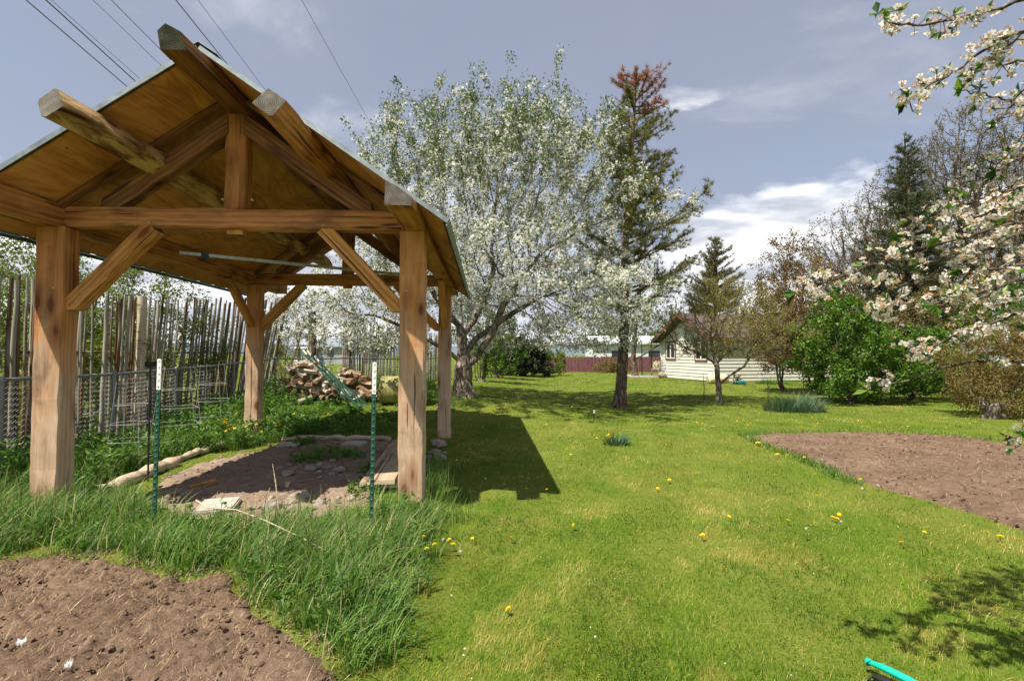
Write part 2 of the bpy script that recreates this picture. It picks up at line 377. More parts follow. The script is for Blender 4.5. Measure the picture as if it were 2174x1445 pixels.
leaf_mat('weed_leaf', [(0, (.050, .130, .020)), (.5, (.115, .225, .040)), (1, (.22, .34, .08))], .42)
leaf_mat('long_grass', [(0, (.036, .100, .017)), (.45, (.100, .200, .036)), (.82, (.21, .33, .07)), (.9, (.42, .37, .19)), (1, (.55, .46, .26))], .42)
leaf_mat('iris_leaf', [(0, (.035, .080, .042)), (.6, (.075, .145, .075)), (1, (.15, .21, .11))], .3)
leaf_mat('petal', [(0, (.66, .63, .57)), (.6, (.80, .79, .75)), (1, (.86, .855, .83))], .5, .6, .2, 1.05)
leaf_mat('stamen', [(0, (.42, .26, .08)), (.5, (.55, .33, .13)), (1, (.60, .27, .15))], .2)
leaf_mat('dandelion_yellow', [(0, (.72, .42, .0)), (.5, (.86, .58, .005)), (1, (.92, .70, .02))], .2, .6, .2, 1.0)
leaf_mat('dandelion_stem', [(0, (.12, .17, .05)), (1, (.22, .24, .09))], .2)
leaf_mat('seed_head', [(0, (.62, .62, .58)), (1, (.78, .78, .75))], .4, .8, .1, 1.)
leaf_mat('straw', [(0, (.20, .13, .07)), (.5, (.42, .31, .18)), (1, (.62, .50, .32))], .2, .7)

# lawn blades: green with yellower, drier drifts that have a shape of their own
s = NT('lawn_blade'); geo = s.n('ShaderNodeNewGeometry'); mp = s.n('ShaderNodeMapping'); s.L.new(geo.outputs['Position'], mp.inputs[0]); mp.inputs['Scale'].default_value = (1, .8, 0)
a = s.attr(); g = s.ramp(a, [(0, (.050, .124, .008)), (.5, (.142, .245, .016)), (.85, (.26, .355, .036)), (1, (.52, .42, .15))])
dk = s.ramp(a, [(0, (.024, .080, .006)), (.5, (.070, .165, .012)), (1, (.15, .26, .025))]); dry = s.ramp(a, [(0, (.24, .215, .035)), (.5, (.43, .37, .085)), (1, (.64, .51, .24))])
f = s.noise(mp.outputs[0], .75, 6, .62, .6); f2 = s.noise(mp.outputs[0], 3.4, 5, .65, .4); f3 = s.noise(mp.outputs[0], 1.5, 5, .6, .3)
k = s.rng(s.math('ADD', s.math('MULTIPLY', f, .58), s.math('MULTIPLY', f2, .46)), .525, .60, 0, 1.); k2 = s.rng(s.math('ADD', s.math('MULTIPLY', f3, .6), s.math('MULTIPLY', f2, .4)), .49, .41, 0, .95)
c = s.mix(k2, s.mix(k, g, dry), dk); s.bsdf(c, .6, spec=.12, transl=.38)
s = NT('lawn_ground'); v = s.coord('Object', (1, 1, 1)); n = s.noise(v, .9, 8, .65); n2 = s.noise(v, 34, 5, .7); n3 = s.noise(v, .16, 4, .6)
f = s.math('ADD', s.math('MULTIPLY', n, .5), s.math('ADD', s.math('MULTIPLY', n2, .35), s.math('MULTIPLY', n3, .25)))
s.bsdf(s.ramp(f, [(.30, (.035, .070, .008)), (.5, (.085, .130, .016)), (.68, (.17, .175, .040)), (.85, (.25, .205, .09))]), .95, normal=s.bump(n2, .5, .03), spec=.05)
def soil_mat(name, dark, mid, light):
    s = NT(name); v = s.coord('Object'); n = s.noise(v, 13, 10, .76); n2 = s.noise(v, 90, 4, .75); n3 = s.noise(v, 1.5, 5, .6)
    f = s.math('ADD', s.math('MULTIPLY', n, .44), s.math('ADD', s.math('MULTIPLY', n2, .30), s.math('MULTIPLY', n3, .26)))
    s.bsdf(s.ramp(f, [(.33, dark), (.50, mid), (.68, light)]), .95, normal=s.bump(s.math('ADD', n, s.math('MULTIPLY', n2, .6)), .8, .03), spec=.08)
soil_mat('soil', (.055, .035, .024), (.170, .113, .080), (.34, .245, .18)); soil_mat('pale_soil', (.15, .105, .078), (.29, .215, .165), (.42, .33, .26))
s = NT('stone'); rd = s.rand(); v = s.coord('Object', (1, 1, 1), True); n = s.noise(v, 9, 6, .65)
base = s.ramp(rd, [(0, (.42, .38, .33)), (.35, (.30, .22, .18)), (.6, (.40, .355, .30)), (.8, (.27, .255, .25)), (1, (.52, .48, .42))])
s.bsdf(s.mix(s.rng(n, .3, .7, 0, .5), base, (.13, .10, .08)), .85, normal=s.bump(n, .5, .02), spec=.15)
s = NT('firewood_side'); rd = s.rand(); n = s.noise(s.coord('Object', (2.5, 14, 14), True), 1.2, 5, .6)
a_ = s.ramp(n, [(.3, (.08, .045, .025)), (.55, (.24, .15, .09)), (.8, (.40, .28, .18))]); b_ = s.ramp(n, [(.3, (.25, .21, .17)), (.55, (.46, .41, .345)), (.8, (.60, .55, .48))])
s.bsdf(s.mix(s.rng(rd, .45, .6), a_, b_), .85, normal=s.bump(n, .6, .015), spec=.12)
s = NT('firewood_end'); rd = s.rand(); n = s.noise(s.coord('Object', (1, 1, 1), True), 20, 5, .6)
s.bsdf(s.ramp(s.math('ADD', n, s.rng(rd, 0, 1, -.15, .15)), [(.3, (.26, .16, .09)), (.55, (.48, .38, .27)), (.8, (.64, .56, .46))]), .85, spec=.12)
s = NT('siding'); n = s.noise(s.coord('Object'), 3, 5); s.bsdf(s.ramp(n, [(.3, (.55, .54, .49)), (.7, (.65, .64, .595))]), .6)
s = NT('brown_trim'); n = s.noise(s.coord('Object'), 6, 4); s.bsdf(s.ramp(n, [(.3, (.13, .055, .042)), (.7, (.20, .09, .068))]), .6)
s = NT('shingle'); v = s.coord('Object'); n = s.noise(v, 14, 5, .7); n2 = s.noise(v, 1.5, 3); s.bsdf(s.ramp(s.math('ADD', s.math('MULTIPLY', n, .6), s.math('MULTIPLY', n2, .4)), [(.35, (.075, .052, .050)), (.65, (.155, .112, .105))]), .9, normal=s.bump(n, .4, .02))
s = NT('window_glass'); s.bsdf((.03, .04, .045), .08, spec=.6)
s = NT('mauve_board'); n = s.noise(s.coord('Object', (4, 4, 1)), 2, 5); s.bsdf(s.ramp(n, [(.3, (.11, .042, .052)), (.7, (.19, .085, .095))]), .75)
s = NT('pale_wall'); s.bsdf((.60, .64, .66), .7)
s = NT('grey_wall'); s.bsdf((.34, .37, .40), .7)
s = NT('blue_roof'); s.bsdf((.20, .24, .28), .6)
s = NT('concrete'); n = s.noise(s.coord('Object'), 11, 6, .65); s.bsdf(s.ramp(n, [(.3, (.30, .28, .25)), (.7, (.50, .47, .42))]), .85, normal=s.bump(n, .3, .01))
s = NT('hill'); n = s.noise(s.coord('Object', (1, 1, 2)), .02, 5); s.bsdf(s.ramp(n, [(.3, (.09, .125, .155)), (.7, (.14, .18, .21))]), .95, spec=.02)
s = NT('field'); n = s.noise(s.coord('Object'), .12, 6); s.bsdf(s.ramp(n, [(.3, (.085, .11, .03)), (.7, (.19, .19, .07))]), .95, spec=.05)

# ================================================================== the ground
def spaced(segs):
    out = []
    for a, b, n in segs: out.append(np.linspace(a, b, n, endpoint=False))
    return np.concatenate(out+[[segs[-1][1]]])
gx = spaced([(-900, -80, 10), (-80, -14, 26), (-14, 14, 84), (14, 80, 26), (80, 900, 10)])
gy = spaced([(-60, 0, 8), (0, 22, 66), (22, 90, 30), (90, 1500, 14)])
GX, GY = np.meshgrid(gx, gy, indexing='ij'); m = MB(); m.grid(GX, GY, gz(GX, GY)); m.f[0] = (m.f[0][0][:, ::-1], 0, True)
tag(m.build('ground', 'lawn_ground'), kind='structure')

def wpoly(pts): return [tuple(ground(*p))[:2] for p in pts]
SOIL_FRONT = wpoly([(-700, 1175), (-200, 1190), (0, 1190), (120, 1180), (250, 1182), (330, 1208), (400, 1224), (500, 1212), (525, 1270), (560, 1312), (640, 1342), (700, 1382), (740, 1445), (770, 1620), (0, 2000), (-800, 1700)])
SOIL_RIGHT = wpoly([(1590, 926), (1640, 921), (1760, 919), (1900, 920), (2020, 926), (2174, 945), (2400, 985), (2700, 1100), (2500, 1220), (2174, 1132), (2060, 1092), (1950, 1062), (1850, 1035), (1770, 1000), (1700, 970), (1640, 948)])
DIRT = wpoly([(290, 1066), (390, 1112), (520, 1122), (700, 1098), (790, 1068), (842, 1025), (856, 938), (760, 931), (620, 933), (540, 958), (420, 982), (335, 1018)])

def bed(name, poly, step, mat, amp, rise, o):
    P = np.array(poly); x = np.arange(P[:, 0].min()-.1, P[:, 0].max()+.1, step); y = np.arange(P[:, 1].min()-.1, P[:, 1].max()+.1, step)
    X, Y = np.meshgrid(x, y, indexing='ij'); ins = in_poly(X, Y, poly); e = poly_dist(X, Y, poly); e = np.where(ins, e, -e)
    e = e+(fnoise(X, Y, 5, o)-.47)*.16
    k = smoothstep(-.02, .14, e)
    Z = gz(X, Y)-.03+k*(.034+rise)+k*amp*((fnoise(X, Y, 7, o+2, 5)-.47)*1.5+(vnoise(X, Y, 34, o+4)-.5)*.5+np.maximum(fnoise(X, Y, 16, o+9, 3)-.52, 0)*1.6)
    b = MB(); b.grid(X, Y, Z, keep=e > -.1); b.f[0] = (b.f[0][0][:, ::-1], 0, True)
    return tag(b.build(name, mat), kind='structure'), (lambda xx, yy: gz(xx, yy)+.004+rise)
_, zf = bed('soil_bed', SOIL_FRONT, .016, 'soil', .055, .03, 1)
_, zr = bed('soil_bed', SOIL_RIGHT, .04, 'soil', .04, .03, 5)
_, zd = bed('dirt_floor', DIRT, .03, 'pale_soil', .045, .02, 8)

# ================================================================== timber gazebo
TH = .055
GA = empty('timber_gazebo', (-2.70, 4.553, 0), TH, 'open timber frame gazebo with plywood gable roof and log purlins', 'gazebo')
GC, GS = math.cos(TH), math.sin(TH)
def gw(u, v, z=None):                    # gazebo coordinates to the world
    x = -2.70+u*GC-v*GS; y = 4.553+u*GS+v*GC
    return Vector((x, y, gzf(x, y) if z is None else z))
def frame(p0, p1, up):
    p0 = Vector(p0); p1 = Vector(p1); x = (p1-p0).normalized(); up = Vector(up); z = (up-x*up.dot(x)).normalized(); y = z.cross(x)
    m = Matrix((x, y, z)).transposed().to_4x4(); m.translation = p0; return m, (p1-p0).length
def rect(w, h, c=.012): return [(-w/2+c, -h/2), (w/2-c, -h/2), (w/2, -h/2+c), (w/2, h/2-c), (w/2-c, h/2), (-w/2+c, h/2), (-w/2, h/2-c), (-w/2, -h/2+c)]
def timber(name, p0, p1, sec, mat, parent, up=(0, 0, 1), jit=.003, n=None, end='end_grain', cut0=0., cut1=0., wob=0., taper=None):
    """a beam along its own X axis; sec is its (y, z) outline; cut0/cut1 slant the ends"""
    mw, L = frame(p0, p1, up); n = n or max(2, int(L/.22)); S = np.array(sec, float); k = len(S)
    rr = np.random.default_rng(abs(hash((name, round(L*997), round(p0[0]*131), round(p0[1]*57)))) % 2**32)
    ts = np.linspace(0, 1, n+1); V = np.zeros((n+1, k, 3))
    wy, wz = rr.normal(0, wob, n+1), rr.normal(0, wob, n+1)
    if wob: wy = np.convolve(np.pad(wy, 2, 'edge'), [.2]*5, 'valid'); wz = np.convolve(np.pad(wz, 2, 'edge'), [.2]*5, 'valid')
    for i, t in enumerate(ts):
        sc = 1. if taper is None else np.interp(t, [0, .06, .94, 1], taper)
        V[i, :, 1:] = S*sc*(1+rr.normal(0, jit*2, (k, 1)))+rr.normal(0, jit, (k, 2))+[wy[i], wz[i]]
        off = cut0*S[:, 1]*(1-t)+cut1*S[:, 1]*t if (cut0 or cut1) else 0
        V[i, :, 0] = t*L+(off*(t in (0, 1)) if not np.isscalar(off) else 0)
    b = MB(); i = np.arange(n)[:, None]*k; j = np.arange(k)[None]; j2 = (j+1) % k
    b.add(V.reshape(-1, 3), np.stack([i+j, i+j2, i+k+j2, i+k+j], -1).reshape(-1, 4)[:, ::-1])
    b.add(V[0], [list(range(k))], mi=1); b.add(V[-1], [list(range(k))[::-1]], mi=1)
    return b.build(name, [mat, end], parent, mw)
hash = lambda t: sum((i+1)*7919*int(v*1 if not isinstance(v, str) else sum(map(ord, v))) for i, v in enumerate(t))

PW, PD, PT = .25, .195, 2.725
for (u, v, w, d) in ((1.71, 0, PW, PD), (-1.71, 0, PW, PD), (1.70, 3.80, .225, .2), (-1.63, 3.76, .225, .2)):
    g = gw(u, v).z
    timber('post', (u, v+d/2, -.25+g), (u, v+d/2, PT), rect(w, d), 'post_timber', GA, up=(0, 1, 0), jit=.0035, n=18, wob=.004)
ZU = lambda u: 4.08-.689*abs(u)          # underside of the sheathing
V0, V1 = -.60, 4.95                      # front and back edge of the roof
psec = lambda s: [(s*y, z) for y, z in ([(-.11, -.095), (.11, -.095), (.11, -.02), (.03, .065), (-.11, .10)] if s > 0 else [(-.11, -.095), (-.11, .10), (.03, .065), (.11, -.02), (.11, -.095)][::1])]
for s_ in (1, -1):
    sec = [(-.11*s_, -.095), (.11*s_, -.095), (.11*s_, -.03), (.0, .055), (-.11*s_, .115)]
    if s_ > 0: sec = sec
    else: sec = sec[::-1]
    # frame's local y points to -u when the beam runs towards +v
    sec = [(-y, z) for y, z in sec][::-1]
    timber('plate_beam', (1.73*s_, -.82, 2.822), (1.73*s_, 5.15, 2.822), sec, 'timber', GA, n=26, jit=.004, wob=.012)
for v in (.04, 3.84):
    timber('tie_beam', (-1.622, v+.075, 2.836), (1.622, v+.075, 2.836), rect(.15, .197), 'timber', GA, n=16)
    kp = timber('king_post', (-.05, v+.10, 2.936), (-.03, v+.10, 3.905), rect(.20 if v < 1 else .18, .15), 'timber', GA, up=(0, 1, 0), n=6)
    timber('tenon', (-.05, v+.09, 2.69), (-.05, v+.09, 2.737), rect(.15, .07, .006), 'brace_timber', GA, up=(0, 1, 0), n=2)
    for s_ in (-1, 1):
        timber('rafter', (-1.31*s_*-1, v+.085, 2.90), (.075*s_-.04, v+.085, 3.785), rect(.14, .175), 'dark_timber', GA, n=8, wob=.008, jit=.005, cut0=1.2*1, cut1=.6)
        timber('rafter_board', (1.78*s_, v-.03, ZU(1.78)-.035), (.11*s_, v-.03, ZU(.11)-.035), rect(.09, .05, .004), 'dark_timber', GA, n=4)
        timber('brace', (1.605*s_, v+.07, 1.925), (.82*s_, v+.07, 2.755), rect(.14, .14, .008), 'brace_timber', GA, n=6, cut0=-.95, cut1=-.0 if v > 1 else .0)
        for (pu, pz) in ((1.66*s_, 2.13), (.83*s_, 2.78), (.14*s_, 3.02)):
            b = MB(); b.lathe([(0, .010), (.009, .009), (.012, .003), (.012, -.02)], 8, mat=Matrix.Rotation(math.radians(90), 4, 'X'))
            b.build('peg', 'peg_wood', GA, (pu, v-.002 if abs(pu) < 1.5 else v-.04, pz))
for s_, uo in ((1, 1.70), (-1, -1.66)):
    timber('side_brace', (uo, .16, 1.98), (uo, .98, 2.742), rect(.10, .125, .008), 'brace_timber', GA, n=6, cut0=-.9)
    timber('side_brace', (uo, 3.82, 1.98), (uo, 3.0, 2.742), rect(.10, .125, .008), 'brace_timber', GA, n=6, cut0=-.9)
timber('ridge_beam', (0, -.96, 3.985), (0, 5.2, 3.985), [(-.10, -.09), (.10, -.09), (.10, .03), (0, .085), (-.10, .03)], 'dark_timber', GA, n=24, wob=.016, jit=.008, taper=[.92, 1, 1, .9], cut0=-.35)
def logsec(r, k=10, sq=.35): return [(r*(1+sq*.25*abs(math.sin(2*a)))*math.cos(a), r*(1+sq*.25*abs(math.sin(2*a)))*math.sin(a)) for a in [2*math.pi*(i+.5)/k for i in range(k)]]
sl = math.atan(.689)
for s_ in (-1, 1):
    up = (math.sin(sl)*s_, 0, math.cos(sl)); off = .108
    c = Vector((.88*s_, 0, ZU(.88)))-Vector(up)*off
    sec = rect(.185, .185, .012) if s_ > 0 else rect(.20, .205, .03)
    timber('purlin', (c.x, -1.13 if s_ > 0 else -1.02, c.z), (c.x, 5.15, c.z), sec, 'timber' if s_ > 0 else 'log_purlin', GA, up=up, n=30, wob=.016, jit=.007 if s_ < 0 else .004, taper=[.95, 1, 1, .9], cut0=.25)
# plywood sheets, each its own part, laid up the slope in two rows
for s_ in (-1, 1):
    ux = Vector((math.cos(sl)*s_, 0, -math.sin(sl))); nrm = Vector((math.sin(sl)*s_, 0, math.cos(sl)))
    rows = [(0.004, 1.255), (1.259, 2.506)]
    for ri, (a, b_) in enumerate(rows):
        vs = [V0, V0+1.2, V0+3.64, V1] if ri == 0 else [V0, V0+2.44, V0+4.4, V1]
        for p, q in zip(vs[:-1], vs[1:]):
            mw = Matrix((Vector((0, 1, 0)), ux, Vector((0, 1, 0)).cross(ux))).transposed().to_4x4()
            mw.translation = Vector((0, p, 4.08))+ux*a
            mb = MB(); t = .018*(1 if mw.col[2].xyz.dot(nrm) > 0 else -1); mb.box((.005, .003, min(0, t)), (q-p-.005, b_-a-.003, max(0, t)))
            mb.build('roof_panel', 'plywood', GA, mw)
    # ribbed metal sheet above and its folded edges
    us = np.linspace(-.01, 2.555, 2); nv = 112; vv = np.linspace(V0-.025, V1+.025, nv)
    rib = .018*(np.arange(nv) % 8 < 2)+.004
    P = np.array([0, 0, 4.08])+us[:, None, None]*np.array(ux)+np.array(nrm)*(.021+rib)[None, :, None]; P = P+np.array([0, 1, 0])*vv[None, :, None]
    mb = MB(); mb.grid(P[..., 0], P[..., 1], P[..., 2], smooth=False); mb.build('metal_roofing', 'roof_metal', GA)
    for v in (V0-.03, V1+.03):
        a = Vector((0, v, 4.09))+nrm*.012; b_ = a+ux*2.56
        timber('edge_trim', a, b_, [(-.006, -.017), (.006, -.017), (.006, .022), (-.006, .022)], 'roof_metal', GA, up=tuple(nrm), jit=0.0006, end='roof_metal')
    a = Vector((0, V0-.03, 4.08))+ux*2.562+nrm*.008; timber('eave_trim', a, a+Vector((0, V1-V0+.06, 0)), [(-.005, -.028), (.005, -.028), (.005, .03), (-.005, .03)], 'roof_metal', GA, up=tuple(nrm), jit=.0006, end='roof_metal')
timber('ridge_cap', (0, V0-.035, 4.138), (0, V1+.035, 4.138), [(-.15, -.085), (0, .012), (.15, -.085), (.15, -.079), (0, .02), (-.15, -.079)][::-1], 'roof_metal', GA, jit=.001, end='roof_metal')

# the galvanised channel slung across under the roof
RT = GA
p0, p1 = gw(-1.60, 1.72, 2.84), gw(1.60, 3.35, 2.80)
ch = empty('metal_channel', p0, 0, 'long galvanised metal channel slung across under the gazebo roof', 'channel')
d = p1-p0; b = MB(); mw, L = frame((0, 0, 0), d, (0, 0, 1))
for lo, hi in (((0, -.02, -.02), (L, -.016, .02)), ((0, .016, -.02), (L, .02, .02)), ((0, -.0155, -.02), (L, .0155, -.016))): b.box(lo, hi)
b.build('rail', 'galvanised', ch, mw)
b = MB(); b.box((.24, -.026, -.034), (.33, .026, .026)); b.box((.27, -.03, -.06), (.31, -.022, -.02)); b.build('tape_wrap', 'blue_plastic', ch, mw)

# ================================================================== boards, logs, stones round the floor
def plank(name, p0, p1, w, t, mat, label, cat='plank'):
    o = timber(name, p0, p1, rect(w, t, .004), mat, None, n=8, jit=.001, end='pale_wood'); return tag(o, label, cat)
A_, B_ = Vector((-1.42, 5.02, 0)), Vector((-1.72, 7.75, 0))
plank('plank', A_+Vector((.02, .05, .135)), B_+Vector((.0, .05, .135)), .29, .045, 'weathered_plank', 'wide weathered plank lying on top of the stack beside the front right post')
plank('plank', A_+Vector((.06, .1, .085)), B_+Vector((.02, -.3, .085)), .25, .045, 'weathered_plank', 'lower plank under the wide weathered plank beside the front right post')
plank('plank', A_+Vector((-.19, .12, .10)), B_+Vector((-.16, -.1, .10)), .075, .05, 'weathered_plank', 'narrow plank edge sticking out left of the plank stack')
def rough_log(name, pts, r, mat, label, cat='log', group=None):
    b = MB(); n = 14; P = np.array([tuple(p) for p in pts]); t = np.linspace(0, 1, len(P)); tt = np.linspace(0, 1, n)
    Q = np.stack([np.interp(tt, t, P[:, i]) for i in range(3)], 1); rr = np.random.default_rng(len(label)*13)
    Q += rr.normal(0, .012, Q.shape); b.tube(Q-Q[0], r*(1+rr.normal(0, .12, n)), 9, flat=.8)
    return tag(b.build(name, mat, None, Vector(Q[0])), label, cat, group)
rough_log('edging_log', [(-4.40, 5.05, .04), (-4.47, 5.9, .07), (-4.53, 6.35, .07)], .085, 'pale_wood', 'thick pale edging log at the near left of the dirt floor')
rough_log('edging_log', [(-4.58, 6.45, .06), (-4.62, 7.1, .08), (-4.58, 7.5, .08)], .06, 'pale_wood', 'thin pale edging log behind the thick one, in the weeds')
rough_log('edging_log', [(-3.95, 8.15, .05), (-3.1, 8.22, .06), (-2.1, 8.2, .05)], .05, 'pale_wood', 'pale edging log along the back of the dirt floor')
def stick_of_wood(name, a, b_, w, t, mat, label): tag(timber(name, a, b_, rect(w, t, .003), mat, None, n=3, end='pale_wood'), label, 'wood scrap')
a = ground(402, 1042); stick_of_wood('wood_scrap', a+Vector((0, 0, .05)), a+Vector((.17, .19, .07)), .03, .03, 'brace_timber', 'orange split stick of wood lying on the dirt floor')
a = ground(434, 1040); stick_of_wood('wood_scrap', a+Vector((0, 0, .04)), a+Vector((.07, .1, .05)), .035, .015, 'weathered_plank', 'short brown chip beside the orange stick on the dirt')
a = ground(607, 1040); stick_of_wood('wood_scrap', a+Vector((0, 0, .04)), a+Vector((-.05, .14, .05)), .05, .02, 'pale_wood', 'flat pale wood chip in the shade on the dirt floor')

def blob(seed, sx, sy, sz, sub=2, rough=.16):
    bm = bmesh.new(); bmesh.ops.create_icosphere(bm, subdivisions=sub, radius=1); V = np.array([v.co[:] for v in bm.verts]); F = np.array([[v.index for v in f.verts] for f in bm.faces]); bm.free()
    rr = np.random.default_rng(seed); W = rr.normal(0, 1, (9, 3)); k = rr.normal(0, 1.8, (6, 3)); ph = rr.random(6)*6.28
    disp = 1+rough*sum(np.sin(V@k[i]+ph[i]) for i in range(6))/2.2
    for w in W: w = w/np.linalg.norm(w); dd = V@w; V = V-np.outer(np.maximum(dd-.72, 0), w)*.8        # facets
    return V*disp[:, None]*[sx, sy, sz], F
STONES = []
for i in range(7):
    V, F = blob(40+i, 1, R.uniform(.65, .95), R.uniform(.45, .7)); b = MB(); b.add(V, F, smooth=False); STONES.append(b.mesh('stone', 'stone'))
def stone(x, y, z, s, label, group):
    o = obj('stone', R.choice(STONES), None, Matrix.Translation((x, y, z+s*.28)) @ Matrix.Rotation(R.uniform(0, 6.28), 4, 'Z') @ Matrix.Rotation(R.uniform(-.25, .25), 4, 'X') @ Matrix.Diagonal((s, s, s, 1)))
    return tag(o, label, 'stone', group)
for i in range(38):         # front edge of the dirt floor
    px = R.uniform(520, 800); g = ground(px, 1075-(px-520)*.10+R.gauss(0, 11)); stone(g.x, g.y, g.z+.01, R.choice([.025, .03, .04, .055, .08]), 'pale stone in the ragged row along the front edge of the dirt floor', 'stones along the front of the dirt floor')
for i in range(34):         # heap in the middle
    g = ground(R.gauss(690, 42), R.gauss(1003, 9)); stone(g.x, g.y, g.z+.02, R.choice([.02, .03, .045, .06, .085]), 'reddish stone in the low heap in the middle of the dirt floor', 'stones heaped on the dirt floor')
for i in range(16):
    g = ground(R.uniform(905, 945), R.uniform(940, 985)); stone(g.x, g.y, g.z+.01, R.choice([.05, .07, .09]), 'grey stone piled round the foot of the back right post', 'stones at the back right post')
o = stone(*ground(723, 1008)[:2], .05, .075, 'round blue grey stone on the right of the heap', None)
def slab(x, y, z, lx, ly, t, rz, label):
    bm = bmesh.new(); bmesh.ops.create_cube(bm, size=1); bmesh.ops.scale(bm, vec=(lx, ly, t), verts=bm.verts); bmesh.ops.bevel(bm, geom=bm.edges[:], offset=.012, segments=2, affect='EDGES')
    me = bpy.data.meshes.new('paver'); bm.to_mesh(me); bm.free(); me.materials.append(M['concrete'])
    tag(obj('paver', me, None, Matrix.Translation((x, y, z)) @ Matrix.Rotation(rz, 4, 'Z') @ Matrix.Rotation(.04, 4, 'X')), label, 'paver')
g = ground(462, 1085); slab(g.x, g.y, .05, .33, .36, .06, .3, 'pale concrete paver in the grass before the dirt floor')
g = ground(612, 950); slab(g.x, g.y, .05, .32, .22, .05, .1, 'grey paver lying at the back left of the dirt floor')
g = ground(752, 948); slab(g.x, g.y, .05, .36, .22, .05, -.1, 'grey paver lying at the back right of the dirt floor')

# ================================================================== fence posts
def tpost(name, base, top, label, cat, group=None, white=.26):
    """a studded steel T post, white at the tip"""
    base = Vector(base); top = Vector(top); L = (top-base).length
    up = Vector((0, -1, 0)); mw, L = frame(base, top, up)
    e = empty(name, (0, 0, 0), 0, label, cat, group); e.matrix_world = mw
    for nm, x0, x1, mt in (('shaft', 0, L-white, 'post_green'), ('painted_tip', L-white, L, 'white_paint')):
        b = MB(); b.box((x0, -.0165, -.002), (x1, .0165, .0025)); b.box((x0, -.003, -.028), (x1, .003, -.0022))
        x = x0+.02
        while x < x1-.02:
            b.add([(x, -.007, .0026), (x+.022, -.007, .0026), (x+.022, .007, .0026), (x, .007, .0026), (x+.005, -.005, .008), (x+.017, -.005, .008), (x+.017, .005, .008), (x+.005, .005, .008)], [(4, 5, 6, 7), (0, 1, 5, 4), (1, 2, 6, 5), (2, 3, 7, 6), (3, 0, 4, 7)]); x += .054
        b.build(nm, mt, e)
    return e
b0 = ground(787, 1142); tpost('steel_post', b0+Vector((0, 0, -.1)), (b0.x+.02, b0.y, 1.435), 'green steel post with white tip standing before the front right timber post', 'fence post')
b0 = at(325, 1120, 4.0); tpost('steel_post', (b0.x, 4.0, -.1), (b0.x+.008, 4.02, 1.46), 'green steel post with white tip standing before the edging log', 'fence post')
b0 = at(320, 752, 5.6); e = empty('garden_stake', (b0.x, 5.6, gzf(b0.x, 5.6)), 0, 'thin black stake with a crossbar head behind the left steel post', 'stake')
b = MB(); b.tube([(0, 0, 0), (.0, 0, 1.36)], .010, 6); b.build('shaft', 'black_plastic', e)
b = MB(); b.box((-.055, -.02, 1.36), (.06, .02, 1.41)); b.box((-.062, -.014, 1.345), (-.03, .014, 1.36)); b.box((.03, -.014, 1.345), (.062, .014, 1.36)); b.build('crossbar', 'black_plastic', e)
# bundle leaning across the wood pile
for i, (dx, dy, dz, l) in enumerate([(0, 0, 0, 0), (.06, .03, .02, .04), (.12, .02, 0, -.05), (.17, .06, .03, .03), (.05, .08, .07, .1), (.22, .08, .06, -.02)]):
    a = at(748+dx*90, 866, 10.5)+Vector((dx*.4, dy, dz)); t = at(643+i*5, 742+i*7, 11.0)+Vector((dx*.5, dy, dz+l))
    tpost('steel_post', a, t, 'green steel post in the bundle leaning across the firewood pile', 'fence post', 'steel posts leaning on the firewood', .16)

# ================================================================== chain link fence
FL_PTS = [(-5.2, 2.2), (-5.65, 5.2), (-6.15, 8.6), (-6.05, 12.0), (-5.2, 15.2), (-4.3, 18.4), (-3.4, 21.6)]
CF = empty('chain_link_fence', (0, 0, 0), 0, 'grey chain link fence with top rail running behind the gazebo', 'fence')
RH = 1.20
def frail(x, y): return gzf(x, y)*.55+RH-.03
for i, ((x0, y0), (x1, y1)) in enumerate(zip(FL_PTS[:-1], FL_PTS[1:])):
    n = 6; b = MB(); P = [(x0+(x1-x0)*t, y0+(y1-y0)*t, frail(x0, y0)*(1-t)+frail(x1, y1)*t-.02*math.sin(math.pi*t)) for t in np.linspace(0, 1, n)]
    b.tube(P, .021, 8); b.build('top_rail', 'fence_metal', CF)
    b = MB(); L = math.hypot(x1-x0, y1-y0); dx, dy = (x1-x0)/L, (y1-y0)/L
    nw = int(L/.056); zz = np.arange(0, RH-.03, .0325); k = len(zz)
    for j in range(nw):
        s0 = j*.056+np.where((np.arange(k)+0) % 2 == 0, 0, .056*.97); off = np.where(np.arange(k) % 2 == 0, .004, -.004)
        t = np.clip(s0/L, 0, 1); zt = frail(x0, y0)*(1-t)+frail(x1, y1)*t-.02*np.sin(math.pi*t)-RH+.05
        P = np.stack([x0+dx*s0-dy*off, y0+dy*s0+dx*off, zt+zz], 1); b.tube(P, .0026, 3, caps=False, smooth=False)
    mo = b.build('wire_mesh', 'wire_metal', CF); mo['kind'] = 'stuff'
for (x, y) in FL_PTS[1:]+[(-5.93, 7.0), (-6.1, 10.3), (-5.62, 13.6)]:
    b = MB(); g = gzf(x, y); b.tube([(x+.03, y, g-.1), (x+.03, y, frail(x, y)-.01)], .027, 10); b.lathe([(.029, 0), (.031, .03), (.02, .05), (0, .055)], 10, mat=Matrix.Translation((x+.03, y, frail(x, y)-.012))); b.build('fence_post', 'fence_metal', CF)

